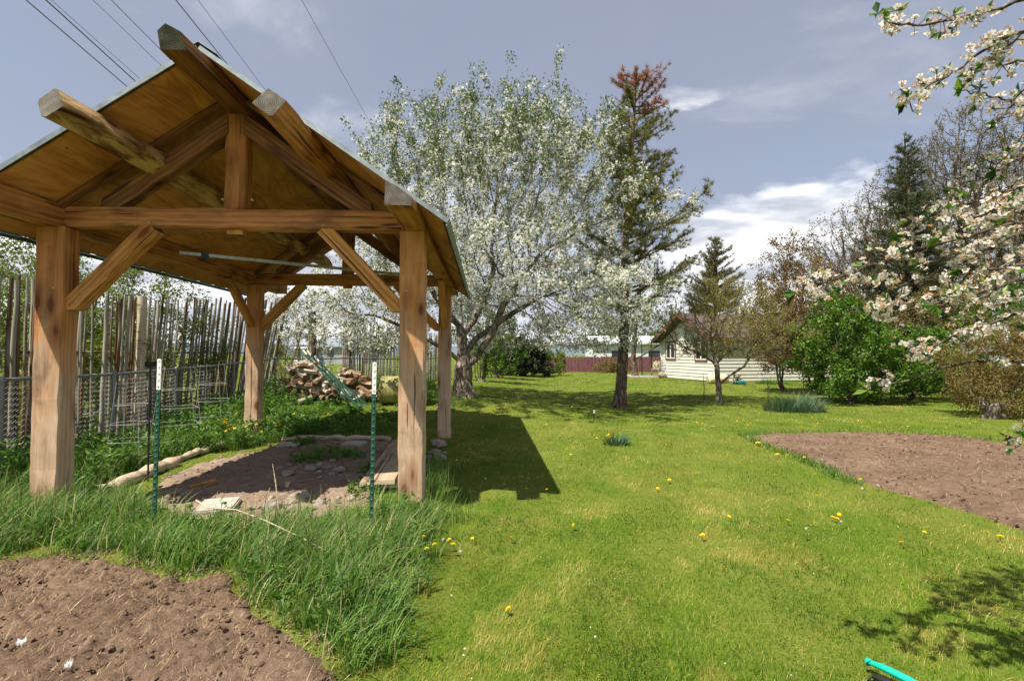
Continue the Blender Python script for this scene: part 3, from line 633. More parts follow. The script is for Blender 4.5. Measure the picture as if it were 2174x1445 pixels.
# ================================================================== fence of upright poles, each pole a part
POLES = []
for i in range(9):
    rr = np.random.default_rng(200+i); n = 9; z = np.linspace(0, 1, n); r = .026*np.linspace(1.12, .82, n)*(1+rr.normal(0, .05, n))
    P = np.stack([np.cumsum(rr.normal(0, .005, n)), np.cumsum(rr.normal(0, .005, n)), z], 1); P -= P[0]*[1, 1, 0]
    b = MB()
    th = np.arange(7)*2*math.pi/7; Vv = np.stack([P[:, 0:1]+r[:, None]*np.cos(th), P[:, 1:2]+r[:, None]*np.sin(th), np.repeat(P[:, 2:3], 7, 1)], -1)
    idx = np.arange(n-1)[:, None]*7; j = np.arange(7)[None]; b.add(Vv.reshape(-1, 3), np.stack([idx+j, idx+(j+1) % 7, idx+7+(j+1) % 7, idx+7+j], -1).reshape(-1, 4), smooth=True); b.add(Vv[-1], [list(range(7))])
    POLES.append(b.mesh('pole', 'stick_wood'))
def pole_fence(path, spacing, hts, lean, label, seed):
    e = empty('pole_fence', (path[0][0], path[0][1], gzf(*path[0])), 0, label, 'fence'); rr = random.Random(seed)
    seg = [math.hypot(b[0]-a[0], b[1]-a[1]) for a, b in zip(path[:-1], path[1:])]; tot = sum(seg); sdist = 0; k = 0
    while sdist < tot:
        q = sdist; i = 0
        while i < len(seg)-1 and q > seg[i]: q -= seg[i]; i += 1
        t = q/seg[i]; x = path[i][0]*(1-t)+path[i+1][0]*t; y = path[i][1]*(1-t)+path[i+1][1]*t; f = sdist/tot
        if rr.random() < .96:
            h = np.interp(f, [0, .5, 1], hts)+rr.uniform(-.10, .07)-(.35 if rr.random() < .06 else 0); ln = np.interp(f, [0, .45, .75, 1], lean)+rr.gauss(0, .012); th = rr.uniform(.6, 1.1)
            mw = Matrix.Translation(Vector((x+rr.uniform(-.04, .04), y, gzf(x, y)-.05))-e.location) @ Matrix.Rotation(ln, 4, 'Y') @ Matrix.Rotation(rr.gauss(0, .014), 4, 'X') @ Matrix.Rotation(rr.uniform(0, 6.28), 4, 'Z') @ Matrix.Diagonal((th, th, h, 1))
            obj('pole', rr.choice(POLES), e, mw)
        sdist += spacing*rr.uniform(.75, 1.3); k += 1
    for z0 in (.55, 1.5):
        b = MB(); b.tube([(p[0]-path[0][0]-.05, p[1]-path[0][1], z0) for p in path], .02, 6); b.build('cross_rail', 'stick_wood', e)
    return e
pole_fence([(-5.6, 3.0), (-6.15, 5.2), (-6.65, 8.6), (-6.55, 12.6)], .070, (2.5, 2.4, 2.6), (0, .0, .09, .19), 'weathered fence of thin upright poles behind the chain link fence', 5)
pole_fence([(-5.7, 15.9), (-5.0, 18.2), (-4.1, 20.6), (-3.3, 22.6)], .085, (2.25, 2.2, 2.2), (.02, .02, .0, -.02), 'farther fence of grey upright poles behind the firewood pile', 6)
for x, y, h, r in ((-6.55, 8.3, 2.42, .075), (-5.75, 13.5, 2.3, .11)):
    b = MB(); b.tube([(0, 0, -.1), (.02, 0, h*.5), (0, .02, h)], [r*1.1, r, r*.95], 10); tag(b.build('wooden_post', 'apple_bark' if r > .1 else 'pale_wood', None, (x, y, gzf(x, y))), 'thick dark round post standing in the gap between the two pole fences' if r > .1 else 'thick pale round post among the thin poles', 'fence post')

# ================================================================== tomato cages
def cage(x, y, s, label, square=False, tilt=0.):
    e = empty('tomato_cage', (x, y, gzf(x, y)), R.uniform(0, 1), label, 'tomato cage'); e.rotation_euler.x = tilt
    zs = [.16, .36, .58, .82]; rs = [.26, .24, .21, .17]
    for z, r in zip(zs, rs):
        b = MB()
        if square: q = [(-r, -r), (r, -r), (r, r), (-r, r), (-r, -r)]; b.tube([(a*s, c*s, z*s) for a, c in q], .003, 4, caps=False, smooth=False)
        else: b.tube([(r*s*math.cos(t), r*s*math.sin(t), z*s+.004*math.sin(3*t)) for t in np.linspace(0, 2*math.pi, 29)], .003, 4, caps=False)
        b.build('ring', 'cage_wire', e)
    for k in range(4):
        t = math.pi/4+k*math.pi/2; f = 1.4142 if square else 1.; b = MB(); b.tube([(.27*f*s*math.cos(t), .27*f*s*math.sin(t), 0), (.165*f*s*math.cos(t), .165*f*s*math.sin(t), 1.12*s)], .003, 4, caps=False); b.build('upright', 'cage_wire', e)
cage(-4.95, 6.15, 1.0, 'round wire tomato cage nearest the left steel post'); cage(-5.1, 7.2, 1.12, 'square wire tomato cage between the two round ones', True); cage(-5.15, 8.15, 1.15, 'round wire tomato cage farthest back by the fence', False, .05)

# ================================================================== firewood pile, drum
FW = []
for i in range(8):
    rr = np.random.default_rng(300+i); k = rr.choice([3, 4, 5, 8]); a = np.sort(rr.random(k))*2*math.pi*.35+np.arange(k)*2*math.pi/k; rad = .085*(1+rr.normal(0, .14, k)) if k < 8 else np.full(k, .07)
    n = 5; V = np.zeros((n, k, 3)); V[..., 0] = np.linspace(-.22, .22, n)[:, None]; V[..., 1] = np.cos(a)*rad; V[..., 2] = np.sin(a)*rad; V += rr.normal(0, .006, V.shape)
    b = MB(); ii = np.arange(n-1)[:, None]*k; j = np.arange(k)[None]; b.add(V.reshape(-1, 3), np.stack([ii+j, ii+(j+1) % k, ii+k+(j+1) % k, ii+k+j], -1).reshape(-1, 4)[:, ::-1]); b.add(V[0], [list(range(k))], mi=1); b.add(V[-1], [list(range(k))[::-1]], mi=1)
    FW.append(b.mesh('firewood_log', ['firewood_side', 'firewood_end']))
def firewood(px0, px1, ytop, d, n, label, group, seed):
    rr = random.Random(seed); a = at(px0, 800, d); b_ = at(px1, 800, d); zt = at(px0, ytop, d).z
    for i in range(n):
        t = rr.random(); f = rr.random()**1.1; g = gzf(a.x+(b_.x-a.x)*t, d); hmax = (zt-g)*max(.15, 1-abs(2*t-1)**2.2); z = g+.05+hmax*f
        y = d+rr.uniform(-.45, .45)*(1-f*.75); x = a.x+(b_.x-a.x)*t
        mw = Matrix.Translation((x, y, z)) @ Matrix.Rotation(rr.choice([0, 0, 1.2, -.5, 1.57])+rr.gauss(0, .35), 4, 'Z') @ Matrix.Rotation(rr.gauss(0, .22), 4, 'Y') @ Matrix.Rotation(rr.uniform(0, 6.28), 4, 'X') @ Matrix.Diagonal((rr.uniform(.9, 1.5), rr.uniform(.7, 1.15), rr.uniform(.7, 1.1), 1))
        tag(obj('firewood_log', rr.choice(FW), None, mw), label, 'log', group)
firewood(598, 704, 774, 11.9, 84, 'split log in the pale left heap of firewood by the fence', 'logs of the left firewood heap', 1)
firewood(692, 796, 788, 12.1, 66, 'rotten brown log in the right heap of firewood beyond the steel posts', 'logs of the right firewood heap', 2)
b = MB(); rr = np.random.default_rng(5); n = 12; P = np.cumsum(rr.normal(0, .05, (n, 3)), 0)*[.6, .5, .2]+np.linspace(0, .62, n)[:, None]*[.12, 0, 1]; b.tube(P, np.linspace(.13, .02, n)*(1+rr.normal(0, .2, n)), 7)
q = at(700, 815, 12.4); tag(b.build('root_stump', 'firewood_side', None, (q.x+.25, 12.4, gzf(q.x, 12.4)+.2)), 'ragged brown root standing up out of the firewood pile', 'stump')
c = at(850, 812, 11.6); e = empty('steel_drum', (c.x+.02, 11.6, gzf(c.x, 11.6)), 0, 'olive green steel drum lying on its side behind the front right post', 'drum')
rd_, ln = .345, 1.05; mw = Matrix.Translation((-.46, 0, rd_)) @ Matrix.Rotation(math.radians(90), 4, 'Y')
prof = [(0, .03), (rd_-.03, .03), (rd_-.025, 0), (rd_, 0), (rd_, .03)]
for f in np.linspace(.05, .95, 37): prof.append((rd_-.008+(.014 if abs(f-.34) < .02 or abs(f-.67) < .02 else 0), f*ln))
prof += [(rd_, ln-.03), (rd_, ln), (rd_-.025, ln), (rd_-.03, ln-.03), (0, ln-.03)]
b = MB(); b.lathe(prof, 40, mat=mw); b.build('barrel', 'drum_paint', e)
b = MB(); b.lathe([(0, .02), (.035, .02), (.035, -.005)], 12, mat=Matrix.Translation((-.435, -.12, rd_+.16)) @ Matrix.Rotation(math.radians(-90), 4, 'Y')); b.build('bung', 'fence_metal', e)

# ================================================================== small things on the lawn
g = ground(1261, 893); e = empty('path_light', (g.x, g.y, g.z), 0, 'small black and white garden light stuck in the lawn before the pine', 'garden light'); e.rotation_euler.y = .06
b = MB(); b.lathe([(.006, -.05), (.010, .02), (.010, .16), (.016, .17)], 10); b.build('stake', 'black_plastic', e); b = MB(); b.lathe([(.017, .17), (.021, .18), (.021, .25), (.018, .255)], 12); b.build('lens', 'white_paint', e)
b = MB(); b.lathe([(.019, .255), (.03, .26), (.028, .285), (0, .30)], 12); b.build('cap', 'black_plastic', e)
g = ground(1846, 1432); e = empty('hose_nozzle', (g.x, g.y, g.z), 0, 'bright teal plastic tool handle lying on the lawn at the bottom edge', 'tool')
b = MB(); b.tube([(0, .0, .06), (.03, -.05, .066), (.07, -.13, .068), (.13, -.28, .066), (.20, -.44, .06)], [.011, .016, .017, .016, .015], 14); b.lathe([(0, .012), (.012, .010), (.017, .0), (.018, -.01)], 14, mat=Matrix.Translation((-.002, .003, .062)) @ Matrix.Rotation(-1.2, 4, 'X')); b.build('grip', 'teal_plastic', e)
b = MB(); b.tube([(-.02, -.05, .03), (.0, -.10, .035), (.03, -.17, .03), (.08, -.3, .03)], [.012, .02, .02, .016], 8)
for k in range(9): b.tube([(-.02+k*.012, -.05-k*.028, .03), (-.045+k*.014, -.045-k*.03, .012)], .005, 5)
b.build('underside', 'black_plastic', e)
def scrap(px, py, s, label):
    g = ground(px, py); rr = np.random.default_rng(px); n = 6; u, v = np.meshgrid(np.linspace(-1, 1, n), np.linspace(-1, 1, n), indexing='ij'); zz = rr.normal(.02, .014, (n, n))
    b = MB(); b.grid(u*s*(1+rr.normal(0, .18, (n, n))), v*s*.6*(1+rr.normal(0, .18, (n, n))), zz+.015, smooth=False); tag(b.build('paper_scrap', 'paper_white', None, (g.x, g.y, g.z+.035)), label, 'litter')
scrap(44, 1392, .018, 'crumpled white scrap on the soil near the left corner'); scrap(145, 1440, .016, 'white scrap on the soil at the bottom edge')
# bare sticks lying in the long grass
def dry_stem(name, pts, r, label):
    b = MB(); P = [ground(*p[:2])+Vector((0, 0, p[2])) for p in pts]; q = P[0].copy(); b.tube([p-q for p in P], np.linspace(r, r*.5, len(P)), 6); tag(b.build(name, 'pale_wood', None, q), label, 'twig')
dry_stem('dry_twig', [(415, 1140, .30), (440, 1150, .27), (500, 1152, .26), (560, 1165, .22), (640, 1195, .18), (700, 1210, .12)], .007, 'long pale dry twig lying across the grass before the dirt floor')
dry_stem('dry_stalk', [(592, 1118, .02), (590, 1116, .18), (584, 1112, .36), (577, 1108, .52)], .007, 'pale dry stalk standing up between the two steel posts')
dry_stem('dry_stalk', [(152, 1140, .02), (153, 1138, .16), (158, 1134, .34)], .008, 'short pale dry stalk standing before the front left post')
dry_stem('dry_stalk', [(340, 1115, .02), (341, 1114, .14), (344, 1110, .24)], .006, 'small pale dry stalk just right of the left steel post')

# ================================================================== overhead wires
for (xa, xb, yb, r, mt, lb) in ((55, 273, 187, .017, 'cable', 'thick black overhead wire, leftmost of those above the gazebo roof'), (97, 292, 177, .019, 'cable', 'thick black overhead wire, second from the left'),
        (108, 302, 172, .008, 'cable', 'thin overhead wire close beside the second thick one'), (197, 347, 144, .008, 'cable', 'thin dark overhead wire just left of the grey cable'), (236, 367, 132, .013, 'cable_grey', 'pale grey overhead cable reaching the roof left of the ridge'),
        (373, 497, 155, .016, 'cable', 'thick black overhead wire passing just right of the ridge'), (420, 562, 190, .008, 'cable', 'thin overhead wire ending behind the right log end'), (640, 760, 215, .008, 'cable', 'lone thin overhead wire running down to the apple tree')):
    a = at(xa, 0, 9.0); h = a.z-EYE; b_ = at(xb, yb, 9.0); d2 = 9.0*h/(b_.z-EYE); b_ = at(xb, yb, d2); dv = (b_-a)/(b_-a).length
    P = []
    for t in np.linspace(-14, 62, 40): P.append(a+dv*t+Vector((0, 0, .00035*(t-2)*(t-2)*(1 if t > 2 else .2))))
    b = MB(); q = P[0].copy(); b.tube([p-q for p in P], r*.62, 6); tag(b.build('overhead_wire', mt, None, q), lb, 'wire')

# ================================================================== house
def house():
    c = Vector((10.95, 25.4, 0)); l = Vector((9.72, 30.6, 0)); e = empty('house', c, 0, 'cream sided house with brown shingle roof behind the small tree', 'house')
    gx_ = (l-c); W = gx_.length; gx_.normalize(); lx = Vector((-gx_.y, gx_.x, 0))*-1; LEN = 12.
    # local frame: X along the long wall, Y along the gable wall
    mw = Matrix((lx, gx_, Vector((0, 0, 1)))).transposed().to_4x4(); e.matrix_world = Matrix.Translation(c) @ mw
    EH, AP = 2.35, 3.75; step = .19
    def lap(b, p, q, top):                     # lapped boards up to the height top(t)
        z = 0.05
        d = (q-p); n = Vector((d.y, -d.x, 0)).normalized(); N = 26
        while z < AP:
            z1 = z+step
            ts = [t for t in np.linspace(0, 1, N) if top(t) > z+.02]
            if len(ts) < 2: break
            ta, tb = ts[0], ts[-1]; tq = [t for t in np.linspace(0, 1, N) if top(t) > z1]; ua, ub = (tq[0], tq[-1]) if len(tq) > 1 else ((ta+tb)/2-.01, (ta+tb)/2+.01)
            A0, B0 = p+d*ta+n*.034+Vector((0, 0, z)), p+d*tb+n*.034+Vector((0, 0, z)); A1, B1 = p+d*ua+n*.004+Vector((0, 0, z1)), p+d*ub+n*.004+Vector((0, 0, z1)); A2, B2 = p+d*ta+Vector((0, 0, z)), p+d*tb+Vector((0, 0, z))
            b.add([A0, B0, B1, A1], [(0, 1, 2, 3)]); b.add([A2, B2, B0, A0], [(0, 1, 2, 3)]); z = z1
    gab = lambda t: EH+(AP-EH)*(1-abs(2*t-1)); O = Vector((0, 0, 0))
    b = MB(); lap(b, Vector((0, W, 0)), O, gab); b.build('gable_siding', 'siding', e)
    b = MB(); lap(b, O, Vector((LEN, 0, 0)), lambda t: EH if 0 <= t <= 1 else 0); b.build('front_siding', 'siding', e)
    b = MB(); b.add([(0, 0, 0), (LEN, 0, 0), (LEN, W, 0), (0, W, 0), (0, 0, EH), (LEN, 0, EH), (LEN, W, EH), (0, W, EH)], [(1, 2, 6, 5), (2, 3, 7, 6), (4, 7, 6, 5)]); b.add([(LEN, 0, EH), (LEN, W, EH), (LEN, W/2, AP)], [(0, 1, 2)]); b.build('wall', 'siding', e)
    sl_ = (AP-EH)/(W/2); o = .28; t = .12
    for s_ in (0, 1):
        y0 = -o if s_ == 0 else W+o; z0 = EH-sl_*o+.08; b = MB(); x0, x1 = -.55, LEN+.5; ym, zm = W/2, AP+.08
        b.add([(x0, y0, z0), (x1, y0, z0), (x1, ym, zm), (x0, ym, zm), (x0, y0, z0+t), (x1, y0, z0+t), (x1, ym, zm+t), (x0, ym, zm+t)], [(0, 3, 2, 1), (4, 5, 6, 7), (0, 1, 5, 4), (1, 2, 6, 5), (3, 0, 4, 7)] if s_ == 0 else [(0, 1, 2, 3), (4, 7, 6, 5), (1, 0, 4, 5), (2, 1, 5, 6), (0, 3, 7, 4)])
        r_ = b.build('roof', 'shingle', e)
        b = MB(); b.add([(x0-.03, y0, z0-.10), (x0-.03, ym, zm-.10), (x0-.03, ym, zm+t+.02), (x0-.03, y0, z0+t+.02), (x0, y0, z0-.10), (x0, ym, zm-.10), (x0, ym, zm+t+.02), (x0, y0, z0+t+.02)], [(0, 1, 2, 3), (4, 7, 6, 5), (0, 4, 5, 1), (2, 6, 7, 3), (0, 3, 7, 4)]); b.build('fascia', 'brown_trim', e)
        b = MB(); b.box((x0, y0-.03 if s_ == 0 else y0, z0-.06), (x1, y0 if s_ == 0 else y0+.03, z0+t)); b.build('eave_board', 'brown_trim', e)
    for y in (W*.10+.0, ): pass
    def window(y0, y1, z0, z1):
        w = empty('window', (0, 0, 0)); w.parent = e
        b = MB(); 
        for lo, hi in (((-.075, y0-.09, z0-.09), (-.03, y1+.09, z0)), ((-.075, y0-.09, z1), (-.03, y1+.09, z1+.09)), ((-.075, y0-.09, z0), (-.03, y0, z1)), ((-.075, y1, z0), (-.03, y1+.09, z1))): b.box(lo, hi)
        b.build('frame', 'brown_trim', w)
        ym = (y0+y1)/2; b = MB()
        for lo, hi in (((-.065, y0, z0), (-.04, y1, z0+.05)), ((-.065, y0, z1-.05), (-.04, y1, z1)), ((-.065, y0, z0+.05), (-.04, y0+.05, z1-.05)), ((-.065, y1-.05, z0+.05), (-.04, y1, z1-.05)), ((-.068, ym-.04, z0+.05), (-.04, ym+.04, z1-.05))): b.box(lo, hi)
        b.build('sash', 'white_paint', w)
        for a_, c_ in ((y0+.05, ym-.04), (ym+.04, y1-.05)): b = MB(); b.box((-.05, a_, z0+.05), (-.046, c_, z1-.05)); b.build('pane', 'window_glass', w)
    window(W*.70, W*.88, 1.25, 2.2); window(W*.13, W*.31, 1.2, 2.2)
    b = MB(); b.box((-.05, -.05, 0), (.06, .0, EH)); b.box((-.05, 0, 0), (0, .06, EH)); b.build('corner_trim', 'white_paint', e)
    b = MB(); b.box((-.05, W-.05, 0), (-.0, W+.03, EH)); b.build('corner_trim', 'white_paint', e)
    w = empty('window', (0, 0, 0)); w.parent = e
    b = MB(); x0, x1, z0, z1 = 3.4, 5.0, 1.15, 2.1
    for lo, hi in (((x0-.08, -.075, z0-.08), (x1+.08, -.03, z0)), ((x0-.08, -.075, z1), (x1+.08, -.03, z1+.08)), ((x0-.08, -.075, z0), (x0, -.03, z1)), ((x1, -.075, z0), (x1+.08, -.03, z1))): b.box(lo, hi)
    b.build('frame', 'brown_trim', w); b = MB(); b.box((x0, -.05, z0), (x1, -.044, z1)); b.build('pane', 'window_glass', w)
house()
g = at(1503, 815, 24.3); e = empty('water_tank', (g.x, 24.3, gzf(g.x, 24.3)), .12, 'cream enamelled tank lying on its side against the house', 'tank')
b = MB(); b.lathe([(0, 0), (.2, .01), (.235, .04), (.24, .06), (.24, .98), (.225, 1.02), (0, 1.04)], 24, mat=Matrix.Translation((0, 0, .24)) @ Matrix.Rotation(math.radians(90), 4, 'Y')); b.build('shell', 'cream_enamel', e)
b = MB(); b.lathe([(.05, -.02), (.05, .01), (0, .012)], 10, mat=Matrix.Translation((0, .05, .32)) @ Matrix.Rotation(math.radians(-90), 4, 'Y')); b.box((-.02, -.12, .08), (.01, -.03, .18)); b.build('fittings', 'firewood_side', e)
g = at(1572, 815, 23.6); V, F = blob(77, .36, .25, .15, 3, .5); V[:, 2] = np.maximum(V[:, 2], -.02); b = MB(); b.add(V+np.random.default_rng(3).normal(0, .02, V.shape), F)
tag(b.build('crumpled_tarp', 'teal_tarp', None, (g.x, 23.6, gzf(g.x, 23.6)+.02)), 'crumpled teal tarp heap on the ground beside the house wall', 'tarp')
b = MB()
for i in range(9): b.tube([(R.uniform(-.5, .1), R.uniform(-.2, .2), .02), (R.uniform(-.3, .2), R.uniform(-.2, .2), R.uniform(.2, .5))], .03, 5)
tag(b.build('branch_heap', 'grey_bark', None, (g.x-.1, 23.7, gzf(g.x, 23.6)+.05)), 'small heap of dark branches on the teal tarp', 'branches')
# patio at the far corner of the house
g = at(1372, 800, 30.5); b = MB(); b.box((-1.0, -.8, -.1), (1.3, 1.2, .1)); tag(b.build('patio_slab', 'concrete', None, (g.x, 31.2, 0)), 'low grey patio slab at the far corner of the house', 'patio')
for px in (1363, 1383):
    g = at(px, 790, 31.); b = MB(); b.tube([(0, 0, 0), (0, 0, 2.3)], .035, 6); tag(b.build('patio_pole', 'black_plastic', None, (g.x, 31., 0.09)), 'thin dark pole on the patio, ' + ('farther from' if px < 1370 else 'nearer to') + ' the house', 'pole')
g = at(1392, 790, 30.8); e = empty('patio_chair', (g.x, 30.8, .11), -.4, 'beige patio chair beside the house corner', 'chair')
b = MB(); b.box((-.25, -.25, .4), (.25, .25, .45)); b.build('seat', 'concrete', e); b = MB(); b.box((-.25, .22, .47), (.25, .26, .95)); b.build('backrest', 'cream_enamel', e)
for sx in (-.22, .22):
    for sy in (-.22, .22): b = MB(); b.tube([(sx, sy, 0), (sx, sy, .4)], .018, 5); b.build('leg', 'concrete', e)
g = at(1411, 803, 30.2); V, F = blob(91, .32, .25, .3, 2, .15); b = MB(); b.add(V, F); tag(b.build('boulder', 'stone', None, (g.x-.25, 29.9, .2)), 'pale boulder at the house corner by the patio', 'boulder')

# mauve board fence and far buildings
e = empty('board_fence', (2.6, 40, 0), 0, 'low mauve board fence along the far end of the lawn', 'fence'); rr = np.random.default_rng(9)
b = MB()
for i in range(112):
    x = -.6+i*.145; b.box((x, rr.normal(0, .012), 0), (x+.138, .03+rr.normal(0, .01), 1.28+rr.normal(0, .03)))
bo = b.build('boards', 'mauve_board', e, (0, 0, gzf(6, 40))); bo['kind'] = 'stuff'
for z in (.35, 1.0): b = MB(); b.box((-.6, .05, z), (15.7, .1, z+.09)); b.build('rail', 'mauve_board', e)
def far_house(name, x, y, w, dpt, eh, ah, wall, roof, label, rz=0.):
    e = empty(name, (x, y, gzf(x, y)), rz, label, 'building'); b = MB(); b.add([(0, 0, 0), (w, 0, 0), (w, dpt, 0), (0, dpt, 0), (0, 0, eh), (w, 0, eh), (w, dpt, eh), (0, dpt, eh), (0, dpt/2, ah), (w, dpt/2, ah)], [(0, 1, 5, 4), (2, 3, 7, 6)]); b.add([(0, 0, 0), (0, 0, eh), (0, dpt/2, ah), (0, dpt, eh), (0, dpt, 0)], [(0, 1, 2, 3, 4)]); b.add([(w, 0, 0), (w, dpt, 0), (w, dpt, eh), (w, dpt/2, ah), (w, 0, eh)], [(0, 1, 2, 3, 4)]); b.build('wall', wall, e)
    b = MB(); o = .4; t = .15; k = (ah-eh)/(dpt/2)
    for y0, y1 in ((-o, dpt/2), (dpt+o, dpt/2)):
        z0 = eh-o*k+.02; z1 = ah+.02; b.add([(-o, y0, z0), (w+o, y0, z0), (w+o, y1, z1), (-o, y1, z1), (-o, y0, z0+t), (w+o, y0, z0+t), (w+o, y1, z1+t), (-o, y1, z1+t)], [(0, 1, 2, 3), (4, 7, 6, 5), (0, 4, 5, 1), (1, 5, 6, 2), (3, 7, 4, 0)])
    b.build('roof', roof, e)
    for i in range(2): b = MB(); x0 = w*(.2+.45*i); b.box((x0, -.04, 1.0), (x0+w*.14, -.01, 1.9)); b.build('window', 'window_glass', e)
far_house('far_house', 9.2, 52, 9, 7, 2.7, 3.5, 'pale_wall', 'pale_wall', 'pale blue white house beyond the mauve fence')
far_house('far_house', -25.5, 62, 6, 6, 2.3, 3.4, 'grey_wall', 'blue_roof', 'tiny grey gabled house far off beyond the firewood pile')
far_house('camper', -28.2, 61, 2.4, 2.2, 2.0, 2.1, 'pale_wall', 'pale_wall', 'tiny white camper parked far off beside the grey house')
# distant hills
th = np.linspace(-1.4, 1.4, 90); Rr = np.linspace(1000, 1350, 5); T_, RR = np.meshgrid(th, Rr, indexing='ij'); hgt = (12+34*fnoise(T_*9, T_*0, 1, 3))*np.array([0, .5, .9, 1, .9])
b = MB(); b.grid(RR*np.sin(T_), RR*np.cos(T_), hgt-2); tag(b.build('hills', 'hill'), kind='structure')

# ================================================================== vegetation tools
def rand_dirs(n, rng): return unit(rng.normal(0, 1, (n, 3)))
def leaves(mb, P, D, size, ratio, rnd, mi=0, fold=.25, rng=RNG):
    """kite shaped folded leaves growing from P along D"""
    n = len(P); size = np.broadcast_to(size, (n,))[:, None]; U = unit(np.cross(D, rand_dirs(n, rng))); W = np.cross(D, U)
    b = P; t = P+D*size-W*size*.10; l = P+D*size*.5+U*size*ratio*.5+W*size*fold*.35; r = P+D*size*.5-U*size*ratio*.5+W*size*fold*.35
    V = np.stack([b, l, t, r], 1).reshape(-1, 3); F = np.arange(4*n).reshape(n, 4); mb.add(V, F, np.repeat(np.broadcast_to(rnd, (n,)), 4), mi)
def blossoms(mb, P, N, size, rnd, mi=0, rng=RNG, petals=5, cup=.25):   # five petals, one face each
    n = len(P); size = np.broadcast_to(size, (n,))[:, None]; U = unit(np.cross(N, rand_dirs(n, rng))); W = np.cross(N, U); Vs = []
    for k in range(petals):
        a = k*2*math.pi/petals; d = U*math.cos(a)+W*math.sin(a); s_ = -U*math.sin(a)+W*math.cos(a)
        Vs.append(np.stack([P, P+size*(d*.46+s_*.24+N*cup*.4), P+size*(d*.46-s_*.24+N*cup*.4)], 1))
    V = np.stack(Vs, 1).reshape(-1, 3); F = np.arange(3*petals*n).reshape(-1, 3); mb.add(V, F, np.repeat(np.broadcast_to(rnd, (n,)), 3*petals), mi)
def needles(mb, P, D, L, w, per, spread, rnd, mi=0, rng=RNG):
    n = len(P); P = np.repeat(P, per, 0); D = np.repeat(D, per, 0); d = unit(D+rng.normal(0, spread, (n*per, 3))); s_ = unit(np.cross(d, rand_dirs(n*per, rng))); L = np.repeat(np.broadcast_to(L, (n,)), per)[:, None]*rng.uniform(.7, 1.15, (n*per, 1))
    o = P+rng.normal(0, .25, P.shape)*L*.5
    V = np.stack([o-s_*w, o+s_*w, o+d*L], 1).reshape(-1, 3); F = np.arange(3*n*per).reshape(-1, 3); mb.add(V, F, np.repeat(np.repeat(np.broadcast_to(rnd, (n,)), per)+rng.normal(0, .12, n*per), 3).clip(0, 1), mi)
def blades(mb, x, y, z, h, w, az, lean, curl, rnd, seg=2, mi=0):
    n = len(x); b = np.stack([x, y, z], 1); a = np.stack([np.cos(az), np.sin(az), 0*az], 1); p = np.stack([-np.sin(az+.5), np.cos(az+.5), 0*az], 1); h = np.broadcast_to(h, (n,))[:, None]; w = np.broadcast_to(w, (n,))[:, None]; lean = np.broadcast_to(lean, (n,))[:, None]; curl = np.broadcast_to(curl, (n,))[:, None]
    def c(t): return b+a*h*(lean*t+curl*t*t)+np.array([0, 0, 1.])*h*np.maximum(t*(1-.35*lean)-.45*curl*t*t*t, .02*t)
    if seg == 1:
        V = np.stack([b-p*w*.5, b+p*w*.5, c(1.)], 1).reshape(-1, 3); mb.add(V, np.arange(3*n).reshape(n, 3), np.repeat(rnd, 3), mi); return
    ts = np.arange(seg)/seg; rows = []
    for t in ts: q = c(t); ww = w*(1-t**1.8)*.5; rows += [q-p*ww, q+p*ww]
    rows.append(c(1.)); k = 2*seg+1; V = np.stack(rows, 1).reshape(-1, 3); o = np.arange(n)[:, None]*k
    mb.add(V, np.zeros((0, 4), int), np.repeat(rnd, k), mi); base = mb.n-len(V)
    Q = [np.stack([o[:, 0]+2*i, o[:, 0]+2*i+1, o[:, 0]+2*i+3, o[:, 0]+2*i+2], 1) for i in range(seg-1)]
    mb.f.append((np.concatenate(Q)+base, mi, True)); mb.f.append((np.stack([o[:, 0]+k-3, o[:, 0]+k-2, o[:, 0]+k-1], 1)+base, mi, True))

def grow(trunks, A, step, infl, kill, iters, rng, trop=(0, 0, .08), jit=.18):
    """space colonisation: trunks are polylines (first node of each after the first joins node given)"""
    P = []; par = []
    for tr in trunks:
        j = tr.get('from', -1); prev = -1 if j < 0 else int(np.argmin(np.linalg.norm(np.array(P)-np.array(tr['p'][0]), axis=1)))
        for a, b in zip(tr['p'][:-1], tr['p'][1:]):
            a = np.array(a, float); b = np.array(b, float); n = max(1, int(np.linalg.norm(b-a)/step))
            for k in range(n+1):
                if k == 0 and prev >= 0: continue
                P.append(a+(b-a)*k/n+(rng.normal(0, step*.06, 3) if k else 0)); par.append(prev); prev = len(P)-1
    P = np.array(P); par = list(par); A = np.asarray(A, float)
    D = np.linalg.norm(A[:, None]-P[None], axis=2); ni = D.argmin(1); nd_ = D.min(1); trop = np.array(trop); done = set()
    for it in range(iters):
        act = nd_ < infl
        if not act.any(): infl *= 1.3; act = nd_ < infl
        idx = ni[act]; vec = unit(A[act]-P[idx]); S = np.zeros_like(P); np.add.at(S, idx, vec); u = np.unique(idx)
        d = unit(unit(S[u])+trop+rng.normal(0, jit, (len(u), 3))); NP = P[u]+d*step
        ok = [i for i in range(len(u)) if (int(u[i]), it//9) not in done or rng.random() < .5]
        for i in ok: done.add((int(u[i]), it//9))
        if not ok: break
        NP = NP[ok]; base = len(P); P = np.concatenate([P, NP]); par += [int(q) for q in u[ok]]
        D = np.linalg.norm(A[:, None]-NP[None], axis=2); m_ = D.argmin(1); dm = D[np.arange(len(A)), m_]; bet = dm < nd_; nd_[bet] = dm[bet]; ni[bet] = m_[bet]+base
        keep = nd_ > kill; A = A[keep]; ni = ni[keep]; nd_ = nd_[keep]
        if len(A) < 3: break
    return P, np.array(par)
